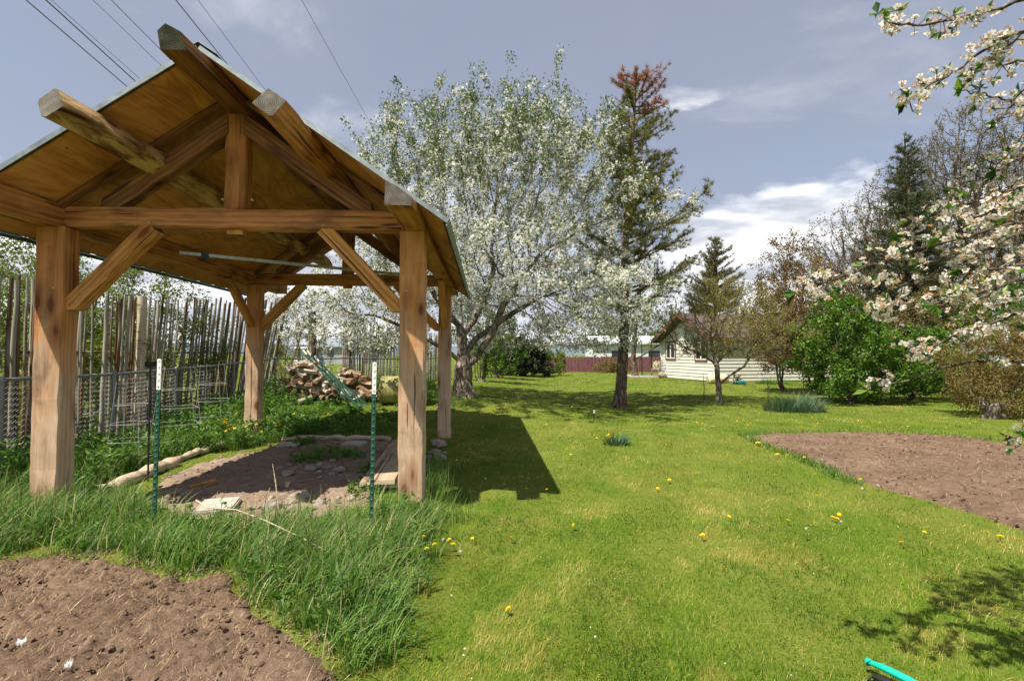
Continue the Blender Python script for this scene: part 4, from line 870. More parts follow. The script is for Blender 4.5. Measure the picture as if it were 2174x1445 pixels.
def radii(P, par, tip, power, rmax):
    r = np.zeros(len(P)); acc = np.zeros(len(P)); main = np.full(len(P), -1); best = np.zeros(len(P))
    for i in range(len(P)-1, -1, -1):
        r[i] = max(tip, acc[i]**(1/power)); p = par[i]
        if p >= 0:
            acc[p] += r[i]**power
            if r[i] > best[p]: best[p] = r[i]; main[p] = i
    f = rmax/r[0]; r2 = r*(1+(f-1)*(r/r[0])**1.3)
    return r2, main
def branch_mesh(mb, P, par, r, main, thick=.02, flare=None):
    c = np.where(par >= 0)[0]; p = par[c]; d = np.zeros_like(P); d[c] = unit(P[c]-P[p]); roots = np.where(par < 0)[0]
    for q in roots: d[q] = d[main[q]] if main[q] >= 0 else (0, 0, 1)
    ref = np.array([.83, .21, .12]); ismain = main[p] == c
    for big in (True, False):
        sel = (r[c] > thick) == big; cc, pp, im = c[sel], p[sel], ismain[sel]
        if not len(cc): continue
        k = 9 if big else 4
        def ring(pos, dr, rad):
            A = unit(np.cross(dr, ref)); B = np.cross(dr, A); th = np.arange(k)*2*math.pi/k
            return pos[:, None]+(A[:, None]*np.cos(th)[None, :, None]+B[:, None]*np.sin(th)[None, :, None])*rad[:, None, None]
        V = np.concatenate([ring(P[pp], np.where(im[:, None], d[pp], d[cc]), np.where(im, r[pp], np.minimum(r[pp], r[cc]*1.25))), ring(P[cc], d[cc], r[cc])], 1)
        n = len(cc); j = np.arange(k); F = np.stack([j, (j+1) % k, k+(j+1) % k, k+j], 1)[None]+np.arange(n)[:, None, None]*2*k
        mb.add(V.reshape(-1, 3), F.reshape(-1, 4), smooth=True)
def tip_nodes(P, par, r, thr):
    i = np.where((r < thr) & (par >= 0))[0]; return i, P[i], unit(P[i]-P[par[i]])
def twigs(mb, T, D, L, rng, r=.004, up=.3):
    n = len(T); d = unit(D+rng.normal(0, .7, (n, 3))+[0, 0, up]); L = np.broadcast_to(L, (n,))[:, None]*rng.uniform(.5, 1.2, (n, 1)); E = T+d*L; s_ = unit(np.cross(d, rand_dirs(n, rng))); q = np.cross(d, s_)
    V = np.stack([T+s_*r, T-s_*r*.5+q*r*.87, T-s_*r*.5-q*r*.87, E], 1).reshape(-1, 3); o = np.arange(n)[:, None]*4
    F = np.concatenate([o+np.array([[0, 1, 3]]), o+np.array([[1, 2, 3]]), o+np.array([[2, 0, 3]])]); mb.add(V, F); return T, E, d
def envelope(n, cx, cy, prof, ry, rng, shell=.5):
    """points in a crown: prof = [(z, halfwidth, xshift)]"""
    zs, ws, sx = np.array(prof, float).T; out = []; ph = rng.uniform(0, 6.28)
    while len(out) < n:
        z = rng.uniform(zs[0], zs[-1]); w = np.interp(z, zs, ws)
        if rng.random() > (w/ws.max())**1.6+.02: continue
        a = rng.uniform(0, 2*math.pi); q = rng.random()**shell*(1+.16*math.sin(3*a+z*2.1+ph)+.14*math.sin(5*a-z*3.3+2*ph))
        out.append((cx+np.interp(z, zs, sx)+w*q*math.cos(a), cy+w*q*ry*math.sin(a), z))
    return np.array(out)
def tree(name, label, cat, base, trunks, A, step, infl, kill, iters, rmax, tip, bark, seed, leaf, twig=(1.5, .25), power=2.3, trop=(0, 0, .08), thr=None, group=None, blossom=None, thick=.02, shoots=0, jit=.18):
    rng = np.random.default_rng(seed); base = np.array([*base]); P, par = grow(trunks, A, step, infl, kill, iters, rng, trop, jit)
    r, main = radii(P, par, tip, power, rmax); e = empty(name, tuple(base), 0, label, cat, group); b = MB(); br = r.copy()
    h = P[:, 2]-base[2]; br = np.where((h < .5) & (r > rmax*.5), r*(1+.55*(1-np.clip(h/.5, 0, 1))**2), r); branch_mesh(b, P-base, par, br, main, thick)
    i, T, D = tip_nodes(P, par, r, thr or tip*3.2); k = rng.integers(0, len(T), int(len(T)*twig[0])); T2, E2, d2 = twigs(b, T[k]-base, D[k], twig[1], rng, tip*.8)
    anchors = [T2+(E2-T2)*rng.uniform(.25, 1., (len(E2), 1)), T-base]; adir = [d2, D]
    if shoots:
        top = np.where((P[:, 2] > np.quantile(P[:, 2], .72)) & (r < tip*4))[0]; q = rng.choice(top, shoots); sh = P[q]-base; L = rng.uniform(.3, 1.1, shoots)[:, None]; dd = unit(rng.normal(0, .22, (shoots, 3))+[0, 0, 1]+unit((P[q]-P.mean(0))*[1, 1, 0])*.25); S_, E_, d_ = T2, E2, d2
        n0 = len(sh); s_ = unit(np.cross(dd, rand_dirs(n0, rng))); qq = np.cross(dd, s_); rr_ = tip*.9; V = np.stack([sh+s_*rr_, sh-s_*rr_*.5+qq*rr_*.87, sh-s_*rr_*.5-qq*rr_*.87, sh+dd*L], 1).reshape(-1, 3); o = np.arange(n0)[:, None]*4
        b.add(V, np.concatenate([o+np.array([[0, 1, 3]]), o+np.array([[1, 2, 3]]), o+np.array([[2, 0, 3]])]))
        tt = rng.random((shoots, 16, 1)); anchors.append((sh[:, None]+dd[:, None]*L[:, None]*tt).reshape(-1, 3)); adir.append(np.repeat(dd, 16, 0))
        anchors.append(anchors[-1].copy()); adir.append(adir[-1])
    b.build('trunk', bark, e); AN = np.concatenate(anchors); AD = np.concatenate(adir)
    n, size, ratio, mt, clump = leaf[:5]; c = MB(); k = rng.integers(0, len(AN), n); dd = unit(AD[k]*.5+rand_dirs(n, rng)*.9+[0, 0, .25]); leaves(c, AN[k]+rng.normal(0, clump, (n, 3)), dd, rng.uniform(.6, 1.25, n)*size, ratio, (rng.random(n)*.5+.5*(.5+.5*np.sin(AN[k, 0]*3.1+seed)*np.sin(AN[k, 2]*3.7+1.3*seed)*np.sin(AN[k, 1]*2.9))).clip(0, 1), rng=rng)
    co = c.build('crown', mt, e)
    if blossom:
        nb, bs, cl, fn = blossom; w = fn(AN+base); w = w/w.sum(); kc = rng.choice(len(AN), nb//5, p=w); k = np.repeat(kc, 5); c = MB(); blossoms(c, AN[k]+rng.normal(0, cl, (len(k), 3)), unit(AD[k]*.3+rand_dirs(len(k), rng)+[0, 0, .35]), rng.uniform(.75, 1.2, len(k))*bs, rng.random(len(k)), rng=rng); c.build('blossom', 'petal', e)
    return e, P, AN

# ================================================================== the apple tree
g = ground(986, 842); ab = (g.x, g.y, g.z-.05); rng = np.random.default_rng(21)
ax, ay, az_ = ab
prof = [(1.5, 3.8, -.8), (2.1, 5.2, -.8), (3.3, 5.1, -.5), (4.7, 4.9, -.35), (6.1, 4.5, -.35), (7.3, 3.9, -.35), (8.3, 2.7, -.3)]
A = envelope(6500, ax+1.25, ay, prof, .74, rng, .6)
A = A[~((A[:, 0] < -3.2) & (A[:, 2] > 2.9) & (A[:, 1] < 10.5))]
A = A[~((A[:, 0] > 3.7) & (A[:, 2] < 4.6))]; A = A[~((np.abs(A[:, 0]-ax-.4) < 1.5) & (A[:, 2] < 2.75) & (A[:, 1] < ay+1.2))]
apple, AP_P, _ = tree('apple_tree', 'large old apple tree in white blossom behind the gazebo', 'tree', ab, [
    {'p': [ab, (ax-.04, ay+.02, az_+.5), (ax-.02, ay, az_+1.2), (ax-.10, ay+.1, az_+2.0), (ax-.15, ay+.3, az_+3.0)]},
    {'from': 1, 'p': [(ax-.03, ay+.02, az_+.85), (ax+.35, ay-.1, az_+1.15), (ax+.75, ay-.15, az_+1.75), (ax+1.1, ay-.2, az_+2.6), (ax+1.5, ay-.3, az_+3.3)]},
    {'from': 1, 'p': [(ax-.06, ay+.05, az_+1.75), (ax+.25, ay+.2, az_+2.2), (ax+.6, ay+.3, az_+3.0), (ax+.8, ay+.35, az_+3.7)]},
    {'from': 1, 'p': [(ax-.03, ay+.02, az_+1.2), (ax+.3, ay+.4, az_+1.7), (ax+1.2, ay+.9, az_+2.4), (ax+2.2, ay+1.0, az_+3.0)]},
    {'from': 1, 'p': [(ax-.05, ay+.02, az_+1.0), (ax-.5, ay+.0, az_+1.35), (ax-1.4, ay-.2, az_+1.9), (ax-2.4, ay-.5, az_+2.3)]},
    {'from': 1, 'p': [(ax-.08, ay+.08, az_+1.9), (ax-.6, ay-.1, az_+2.6), (ax-1.3, ay-.2, az_+3.6)]}],
    A, .17, 1.1, .24, 90, .27, .0042, 'apple_bark', 22, (86000, .067, .55, 'apple_leaf', .06), twig=(1.8, .28), thr=.0125, shoots=260, trop=(0, 0, .03),
    blossom=(74000, .052, .042, lambda Q: np.clip(1.4-np.abs(Q[:, 2]-3.1)*.23, .12, 2)**1.2*np.clip(.3+np.abs(np.sin(Q[:, 0]*1.7+Q[:, 2]*1.3)), .2, 1.2)))

# ================================================================== pine with the dead brown top
def conifer(name, label, base, H, topx, prof, whorl, per, clumpsp, nl, nw, nper, spread, mat, bark, seed, rtrunk, droop=0., dead=None, deadmat=None, bare=0., group=None, tw=.0, asym=0.):
    rng = np.random.default_rng(seed); e = empty(name, base, 0, label, 'tree', group); b = MB(); zs, ws = np.array(prof, float).T; n = 22; t = np.linspace(0, 1, n)
    cx = lambda z: topx*(z/H)+.05*np.sin(z*.9); b.tube([(cx(q*H), .04*math.sin(q*7), q*H) for q in t], rtrunk*(1-t)**.8+.012+.35*rtrunk*np.exp(-t*H/.22), 12); C = []; DC = []; z = zs[0]
    while z < H-.08:
        L0 = np.interp(z, zs, ws)
        for k in range(per+(2 if dead and z > H*.55 else 0)):
            a = rng.uniform(0, 2*math.pi); L = L0*rng.uniform(.55, 1.15)*(1+asym*math.cos(a)); zz = z+rng.uniform(-.5, .5)*whorl; s0 = np.array([cx(zz), 0, zz]); hd = np.array([math.cos(a), math.sin(a), 0]); m_ = 7; q = np.linspace(0, 1, m_)[:, None]
            ln = rng.uniform(.05, .4)-droop; P = s0+hd*L*q+np.array([0, 0, 1])*L*(ln*q+(.28+droop*.5)*q*q)+np.cumsum(rng.normal(0, .025*L, (m_, 3)), 0)*q; b.tube(P, np.linspace(.012+.012*L, .004, m_), 4, caps=False)
            f0 = bare*(1-zz/H*.7); tt = np.linspace(max(.18, f0), 1, max(2, int(L*(1-f0)/clumpsp))); X = np.stack([np.interp(tt, q[:, 0], P[:, i]) for i in range(3)], 1); dr = unit(P[-1]-P[0])
            C.append(X); DC.append(np.repeat(dr[None], len(X), 0))
            if tw:
                for _ in range(int(L/tw)):
                    s_ = rng.uniform(max(.2, f0), .95); o = np.array([np.interp(s_, q[:, 0], P[:, i]) for i in range(3)]); d2 = unit(dr+rng.normal(0, .55, 3)); L2 = L*.34*(1.15-s_)*rng.uniform(.6, 1.3)+.08; b.tube([o, o+d2*L2], [.006, .003], 3, caps=False, smooth=False); u_ = np.linspace(.3, 1, max(2, int(L2/clumpsp)))[:, None]; C.append(o+d2*L2*u_); DC.append(np.repeat(d2[None], len(u_), 0))
        z += whorl
    C.append(np.array([[cx(H), 0, H]])); DC.append(np.array([[0, 0, 1.]])); C = np.concatenate(C); DC = np.concatenate(DC); b.build('trunk', bark, e); rd = rng.random(len(C))
    dm = np.zeros(len(C), bool) if dead is None else C[:, 2]+rng.normal(0, .16, len(C))-.35*np.sign(C[:, 0]-cx(C[:, 2]))*(-1) > dead
    c = MB(); needles(c, C[~dm], unit(DC[~dm]+[0, 0, .35]), nl, nw, nper, spread, rd[~dm], rng=rng); c.build('crown', mat, e)
    if dm.any(): c = MB(); needles(c, C[dm], unit(DC[dm]+[0, 0, .35]), nl, nw, nper, spread, rd[dm], rng=rng); c.build('dead_top', deadmat, e)['label'] = 'rust brown dead top of the pine'
    return e
g = ground(1315, 864)
conifer('pine_tree', 'tall slender pine with a dead rust brown top', tuple(g), 9.75, .50, [(2.7, 1.2), (4.0, 1.75), (5.2, 1.75), (6.2, 1.15), (7.3, 1.05), (8.2, .95), (9.0, .8), (9.7, .32)], 0.26, 4, .10, .13, .0068, 18, .8, 'pine_needle', 'pine_bark', 31, .155, dead=8.72, deadmat='dead_needle', bare=.5, tw=.13, asym=.28)
g = at(1522, 790, 45)
conifer('spruce_tree', 'broad olive spruce standing behind the house', (g.x, 45, 0), 12.6, 0, [(1.5, 3.2), (4, 3.2), (7.5, 2.6), (10.5, 1.4), (12.5, .3)], .42, 8, .22, .34, .020, 13, .7, 'olive_needle', 'pine_bark', 33, .28, droop=.1, tw=.45)
g = at(1935, 840, 19.5)
conifer('spruce_tree', 'narrow dark green spruce among the budding bare trees', (g.x, 19.5, 0), 10.7, 0, [(1.2, 2.3), (4, 2.05), (7, 1.25), (9.5, .55), (10.6, .12)], .27, 8, .11, .17, .009, 13, .7, 'spruce_needle', 'pine_bark', 34, .2, droop=.05, tw=.26)
g = at(1348, 790, 31)
rng = np.random.default_rng(41); A = envelope(420, g.x+.4, 31, [(2.1, 1.6, .4), (3.2, 2.3, .3), (5, 2.0, .2), (7.0, .7, 0)], .8, rng)
tree('leafing_tree', 'slim leafing tree beyond the pine, before the mauve fence', 'tree', (g.x, 31, gzf(g.x, 31)), [{'p': [(g.x, 31, 0), (g.x-.1, 31, 1.2), (g.x, 31, 2.6), (g.x+.1, 31, 4)]}, {'from': 1, 'p': [(g.x-.08, 31, 1.1), (g.x+.9, 30.8, 1.7), (g.x+1.9, 30.6, 2.4)]}], A, .3, 1.6, .5, 40, .19, .008, 'pine_bark', 42, (5200, .11, .5, 'spring_leaf', .10), thr=.03)

# ================================================================== the small yard tree before the house
g = ground(1527, 856); bx, by, bz = g; rng = np.random.default_rng(51)
A = envelope(3000, bx+.15, by, [(1.4, 1.6, .1), (1.9, 2.0, .1), (2.7, 1.9, .1), (3.4, 1.45, 0), (3.9, .7, 0)], .9, rng, .58)
tree('yard_tree', 'small budding fruit tree standing on the lawn before the house', 'tree', (bx, by, bz-.03), [{'p': [(bx, by, bz-.03), (bx-.02, by, bz+.5), (bx-.06, by, bz+1.1), (bx-.15, by, bz+1.5), (bx-.25, by, bz+2.1)]},
    {'from': 1, 'p': [(bx-.02, by, bz+.55), (bx+.3, by-.05, bz+.85), (bx+.75, by-.1, bz+1.15), (bx+.95, by-.1, bz+1.5)]}, {'from': 1, 'p': [(bx-.08, by, bz+1.2), (bx+.2, by+.1, bz+1.5), (bx+.6, by+.2, bz+1.75)]}, {'from': 1, 'p': [(bx-.1, by, bz+1.25), (bx-.5, by+.1, bz+1.5), (bx-1.0, by, bz+1.7)]}],
    A, .10, .7, .17, 60, .085, .0048, 'grey_bark', 52, (15000, .05, .55, 'yard_leaf', .025), twig=(2.6, .2), thr=.0155, thick=.012)

# ================================================================== trees and shrubs on the right
def bare_tree(px, d, prof, n, rmax, seed, label, leafn, sx=0, trunkh=2.6, lean=0., bud=.085):
    g = at(px, 840, d); rng = np.random.default_rng(seed); A = envelope(n, g.x+sx, d, prof, .7, rng, .58)
    return tree('budding_tree', label, 'tree', (g.x, d, gzf(g.x, d)), [{'p': [(g.x, d, 0), (g.x+lean*.4, d, trunkh*.5), (g.x+lean, d, trunkh)]}], A, .22, 1.6, .34, 80, rmax, .0095, 'twig_bark', seed+1, (leafn, bud, .55, 'bud_leaf', .06), twig=(2.6, .36), thr=.026, trop=(0, 0, .18), group='budding trees on the right')
bare_tree(1905, 21.5, [(2.6, 2.4, -1.6), (4.5, 4.2, -1.6), (6.5, 3.6, -1.0), (8.6, 2.0, -.2), (10.2, .9, 0)], 2600, .21, 61, 'budding bare tree with limbs reaching left over the purple leaved tree', 13500, lean=-.4)
bare_tree(2075, 20.5, [(3, 1.4, 0), (5.5, 2.4, 0), (8, 2.9, -.2), (10.5, 2.2, -.3), (12.6, .9, -.2)], 2600, .24, 63, 'tall budding bare tree just right of the narrow spruce', 13500)
bare_tree(2230, 19.5, [(3, 1.6, 0), (5.5, 2.8, -.3), (8, 3.0, -.3), (10.5, 2.2, -.4), (12.3, .8, -.4)], 2400, .24, 65, 'tall budding bare tree at the right edge of the photo', 12500)
def copy_tree(src, loc, rz, label, sc=1.):
    e = src.copy(); COL.objects.link(e); e.location = loc; e.rotation_euler = (0, 0, rz); e.scale = (sc, sc, sc); e['label'] = label
    for ch in list(src.children): q = ch.copy(); COL.objects.link(q); q.parent = e
    return e
_bt = [o for o in bpy.data.objects if o.name.startswith('budding_tree')]; _bt.sort(key=lambda o: o.name)
for k_, px, d, rz, sc, lb in ((1, 1985, 23.5, 2.1, .98, 'budding bare tree standing close behind the narrow spruce'), (0, 2150, 24., 3.4, 1.12, 'broad budding bare tree behind the two tall ones at the right'), (2, 1850, 27., 1.2, .8, 'smaller budding bare tree far behind the purple leaved tree')):
    g = at(px, 800, d); copy_tree(_bt[k_], (g.x, d, 0), rz, lb, sc)
def shrub(name, label, px, d, prof, n, leafn, size, mat, seed, bark='grey_bark', stems=5, sx=0., ry=.7, ratio=.62, step=.2, kill=.3, group=None, clump=.07, base_r=.045, y0=.0):
    g = at(px, 800, d); rng = np.random.default_rng(seed); z0 = gzf(g.x, d); A = envelope(n, g.x+sx, d, [(z+z0, w, s) for z, w, s in prof], ry, rng, .58); w0 = prof[0][1]
    tr = [{'p': [(g.x, d, z0-.05), (g.x, d, z0+.06)]}]
    for k in range(stems): a = rng.uniform(0, 6.28); q = rng.uniform(.3, .9)*w0*.6; tr.append({'from': 1, 'p': [(g.x, d, z0+.03), (g.x+q*math.cos(a)*.6, d+q*math.sin(a)*.5, z0+.25), (g.x+q*math.cos(a), d+q*math.sin(a)*ry, z0+prof[0][0]+.3)]})
    return tree(name, label, 'shrub' if name != 'purple_leaf_tree' else 'tree', (g.x, d, z0), tr, A, step, 1.4, kill, 36, base_r*2, .005, bark, seed+1, (leafn, size, ratio, mat, clump), twig=(1.6, .2), thr=.016, group=group)
shrub('purple_leaf_tree', 'reddish brown leaved small tree at the right end of the house', 1735, 17.5, [(.8, 1.2, -.2), (2.4, 2.0, -.3), (3.8, 1.9, -.5), (5.0, 1.2, -.8), (5.9, .5, -1.0)], 2200, 20000, .08, 'purple_leaf', 71, stems=4, ry=.8, step=.22)
shrub('purple_leaf_tree', 'lower reddish brown leaved tree just right of the small yard tree', 1662, 19.0, [(.8, .9, 0), (2.0, 1.3, 0), (3.2, 1.2, 0), (4.2, .5, 0)], 900, 9500, .075, 'purple_leaf', 73, stems=3)
shrub('lilac_bush', 'big bright green lilac bush at the edge of the lawn', 1805, 14.6, [(.2, 1.35, .2), (1.0, 1.85, .2), (1.9, 1.65, .0), (2.7, 1.1, -.2), (3.4, .4, -.3)], 1200, 22000, .09, 'lilac_leaf', 75, stems=8, ratio=.72)
shrub('lilac_bush', 'lower green lilac bush just right of the big one', 1935, 15.4, [(.2, 1.2, .2), (.9, 1.7, .2), (1.7, 1.4, .2), (2.4, .6, .2)], 620, 14000, .085, 'lilac_leaf', 77, stems=6, ratio=.72)
shrub('lilac_bush', 'green shrub behind the brown bush at the right edge', 2120, 16.5, [(.3, 1.6, 0), (1.4, 2.2, 0), (2.8, 2.0, 0), (4.2, 1.0, 0)], 620, 9500, .085, 'lilac_leaf', 79, stems=6)
shrub('brown_bush', 'rounded olive brown bush at the right edge of the lawn', 2120, 11.4, [(.12, 1.2, .3), (.8, 1.65, .4), (1.5, 1.45, .5), (2.2, .75, .6)], 1500, 22000, .056, 'brown_leaf', 81, stems=7, step=.15, kill=.22)
shrub('brown_bush', 'brown leafing shrub behind the green lilac bushes', 2010, 17.0, [(.3, 1.8, 0), (1.5, 2.3, 0), (2.8, 2.0, 0), (4.0, 1.0, 0)], 650, 9000, .07, 'brown_leaf', 83, stems=6)
V, F = blob(17, .26, .22, .32, 3, .3); g = at(2082, 880, 11.2); b = MB(); b.add(V, F, smooth=True); tag(b.build('tree_stump', 'apple_bark', None, (g.x, 11.0, gzf(g.x, 11)+.15)), 'old pale stump at the foot of the brown bush', 'stump')

# ================================================================== left side and far background
shrub('hedge_shrub', 'green shrub with tall shoots behind the pole fence', 300, 9.6, [(.3, 1.0, 0), (1.2, 1.4, 0), (2.2, 1.3, 0), (2.9, .9, 0), (3.5, .4, 0)], 800, 15000, .058, 'spring_leaf', 91, stems=8, ratio=.55, ry=1.0)
shrub('hedge_shrub', 'green shrub behind the pole fence next to the front left post', 150, 8.4, [(.3, 1.0, 0), (1.2, 1.3, 0), (2.2, 1.2, -.2), (3.1, .5, -.2)], 700, 14000, .058, 'spring_leaf', 93, stems=7, ratio=.55, ry=1.0)
shrub('hedge_shrub', 'leafy tree at the left edge above the pole fence', 10, 8.8, [(.6, 1.2, -.3), (2.0, 1.6, -.3), (3.2, 1.5, -.2), (4.2, .8, -.2)], 800, 16000, .062, 'spring_leaf', 95, stems=5, ratio=.55, ry=1.0)
shrub('hedge_shrub', 'loose shrub growing in the gap between the pole fences', 640, 14.6, [(.2, .8, 0), (1.0, 1.2, 0), (2.0, 1.0, 0), (2.9, .5, 0)], 420, 3600, .05, 'brown_leaf', 97, stems=6, ratio=.5)
shrub('hedge_shrub', 'greener shrub between the gap and the farther pole fence', 600, 16.5, [(.3, 1.0, 0), (1.6, 1.3, 0), (3.0, .6, 0)], 360, 4200, .06, 'apple_leaf', 99, stems=5)
shrub('hedge_shrub', 'many stemmed shrub at the left edge of the lawn beyond the apple tree', 1022, 21, [(1.2, .9, 0), (2.2, 1.6, 0), (3.2, 1.7, 0), (4.2, .9, 0)], 420, 7000, .085, 'apple_leaf', 101, stems=12, base_r=.07)
shrub('evergreen_bush', 'black green evergreen bush at the far left end of the lawn', 1105, 31, [(.15, 1.7, 0), (.9, 1.9, 0), (1.8, 1.6, 0), (2.6, .7, 0)], 480, 9500, .2, 'dark_needle', 103, stems=6)
shrub('hedge_shrub', 'rounded green bush in front of the mauve fence', 1160, 33, [(.15, 1.4, 0), (.8, 1.6, 0), (1.5, 1.3, 0), (2.1, .5, 0)], 380, 7000, .12, 'spring_leaf', 105, stems=6)
shrub('hedge_shrub', 'mixed shrub along the lawn edge behind the many stemmed one', 1055, 26, [(.2, 1.2, 0), (1.2, 1.6, 0), (2.6, 1.3, 0), (3.6, .6, 0)], 380, 5500, .11, 'lilac_leaf', 107, stems=6)
shrub('hedge_shrub', 'small brown weedy shrub before the mauve fence', 1300, 38.5, [(.1, 1.6, 0), (.5, 1.8, 0), (1.0, 1.0, 0)], 240, 3000, .12, 'brown_leaf', 109, stems=5)
for i_, (px, d, sc, mt) in enumerate(((230, 12.5, 1.0, 'spring_leaf'), (60, 12, 1.2, 'lilac_leaf'))):
    shrub('hedge_shrub', ('leafy shrub beyond the pole fence, right of the front left post', 'dark leafy shrub beyond the pole fence at the left edge')[i_], px, d, [(.2, 1.4*sc, 0), (1.0, 1.8*sc, 0), (1.9*sc, 1.2*sc, 0), (2.5*sc, .5, 0)], 420, 7500, .075, mt, 171+2*i_, stems=6, ratio=.55)
rng = np.random.default_rng(120)
def far_wood(name, th0, th1, dist, n, hmin, hmax, mat, seed, label):
    rng = np.random.default_rng(seed); c = MB(); m_ = int((th1-th0)*dist/5); P = []
    for k in range(m_):
        th = rng.uniform(th0, th1); d = dist*rng.uniform(.9, 1.15); h = rng.uniform(hmin, hmax); w = h*rng.uniform(.3, .5); q = rand_dirs(n, rng)*(rng.random((n, 1))**.4); P.append(np.stack([d*math.sin(th)+q[:, 0]*w, d*math.cos(th)+q[:, 1]*w, h*.52+q[:, 2]*h*.5], 1))
    P = np.concatenate(P); leaves(c, P, rand_dirs(len(P), rng), rng.uniform(.6, 1.3, len(P))*dist*.0062, .7, rng.random(len(P)), rng=rng); tag(c.build(name, mat), label, 'woodland', kind='stuff')
far_wood('distant_trees', -1.0, .05, 125, 420, 3, 7.5, 'far_leaf', 121, 'distant line of trees on the left horizon')
far_wood('distant_trees', .02, 1.05, 70, 520, 4.5, 9.5, 'far_leaf', 122, 'distant trees behind the houses on the right')
far_wood('hedgerow', .72, 1.05, 26, 900, 3.5, 5.8, 'brown_leaf', 123, 'tangled brown hedgerow behind the shrubs on the right')

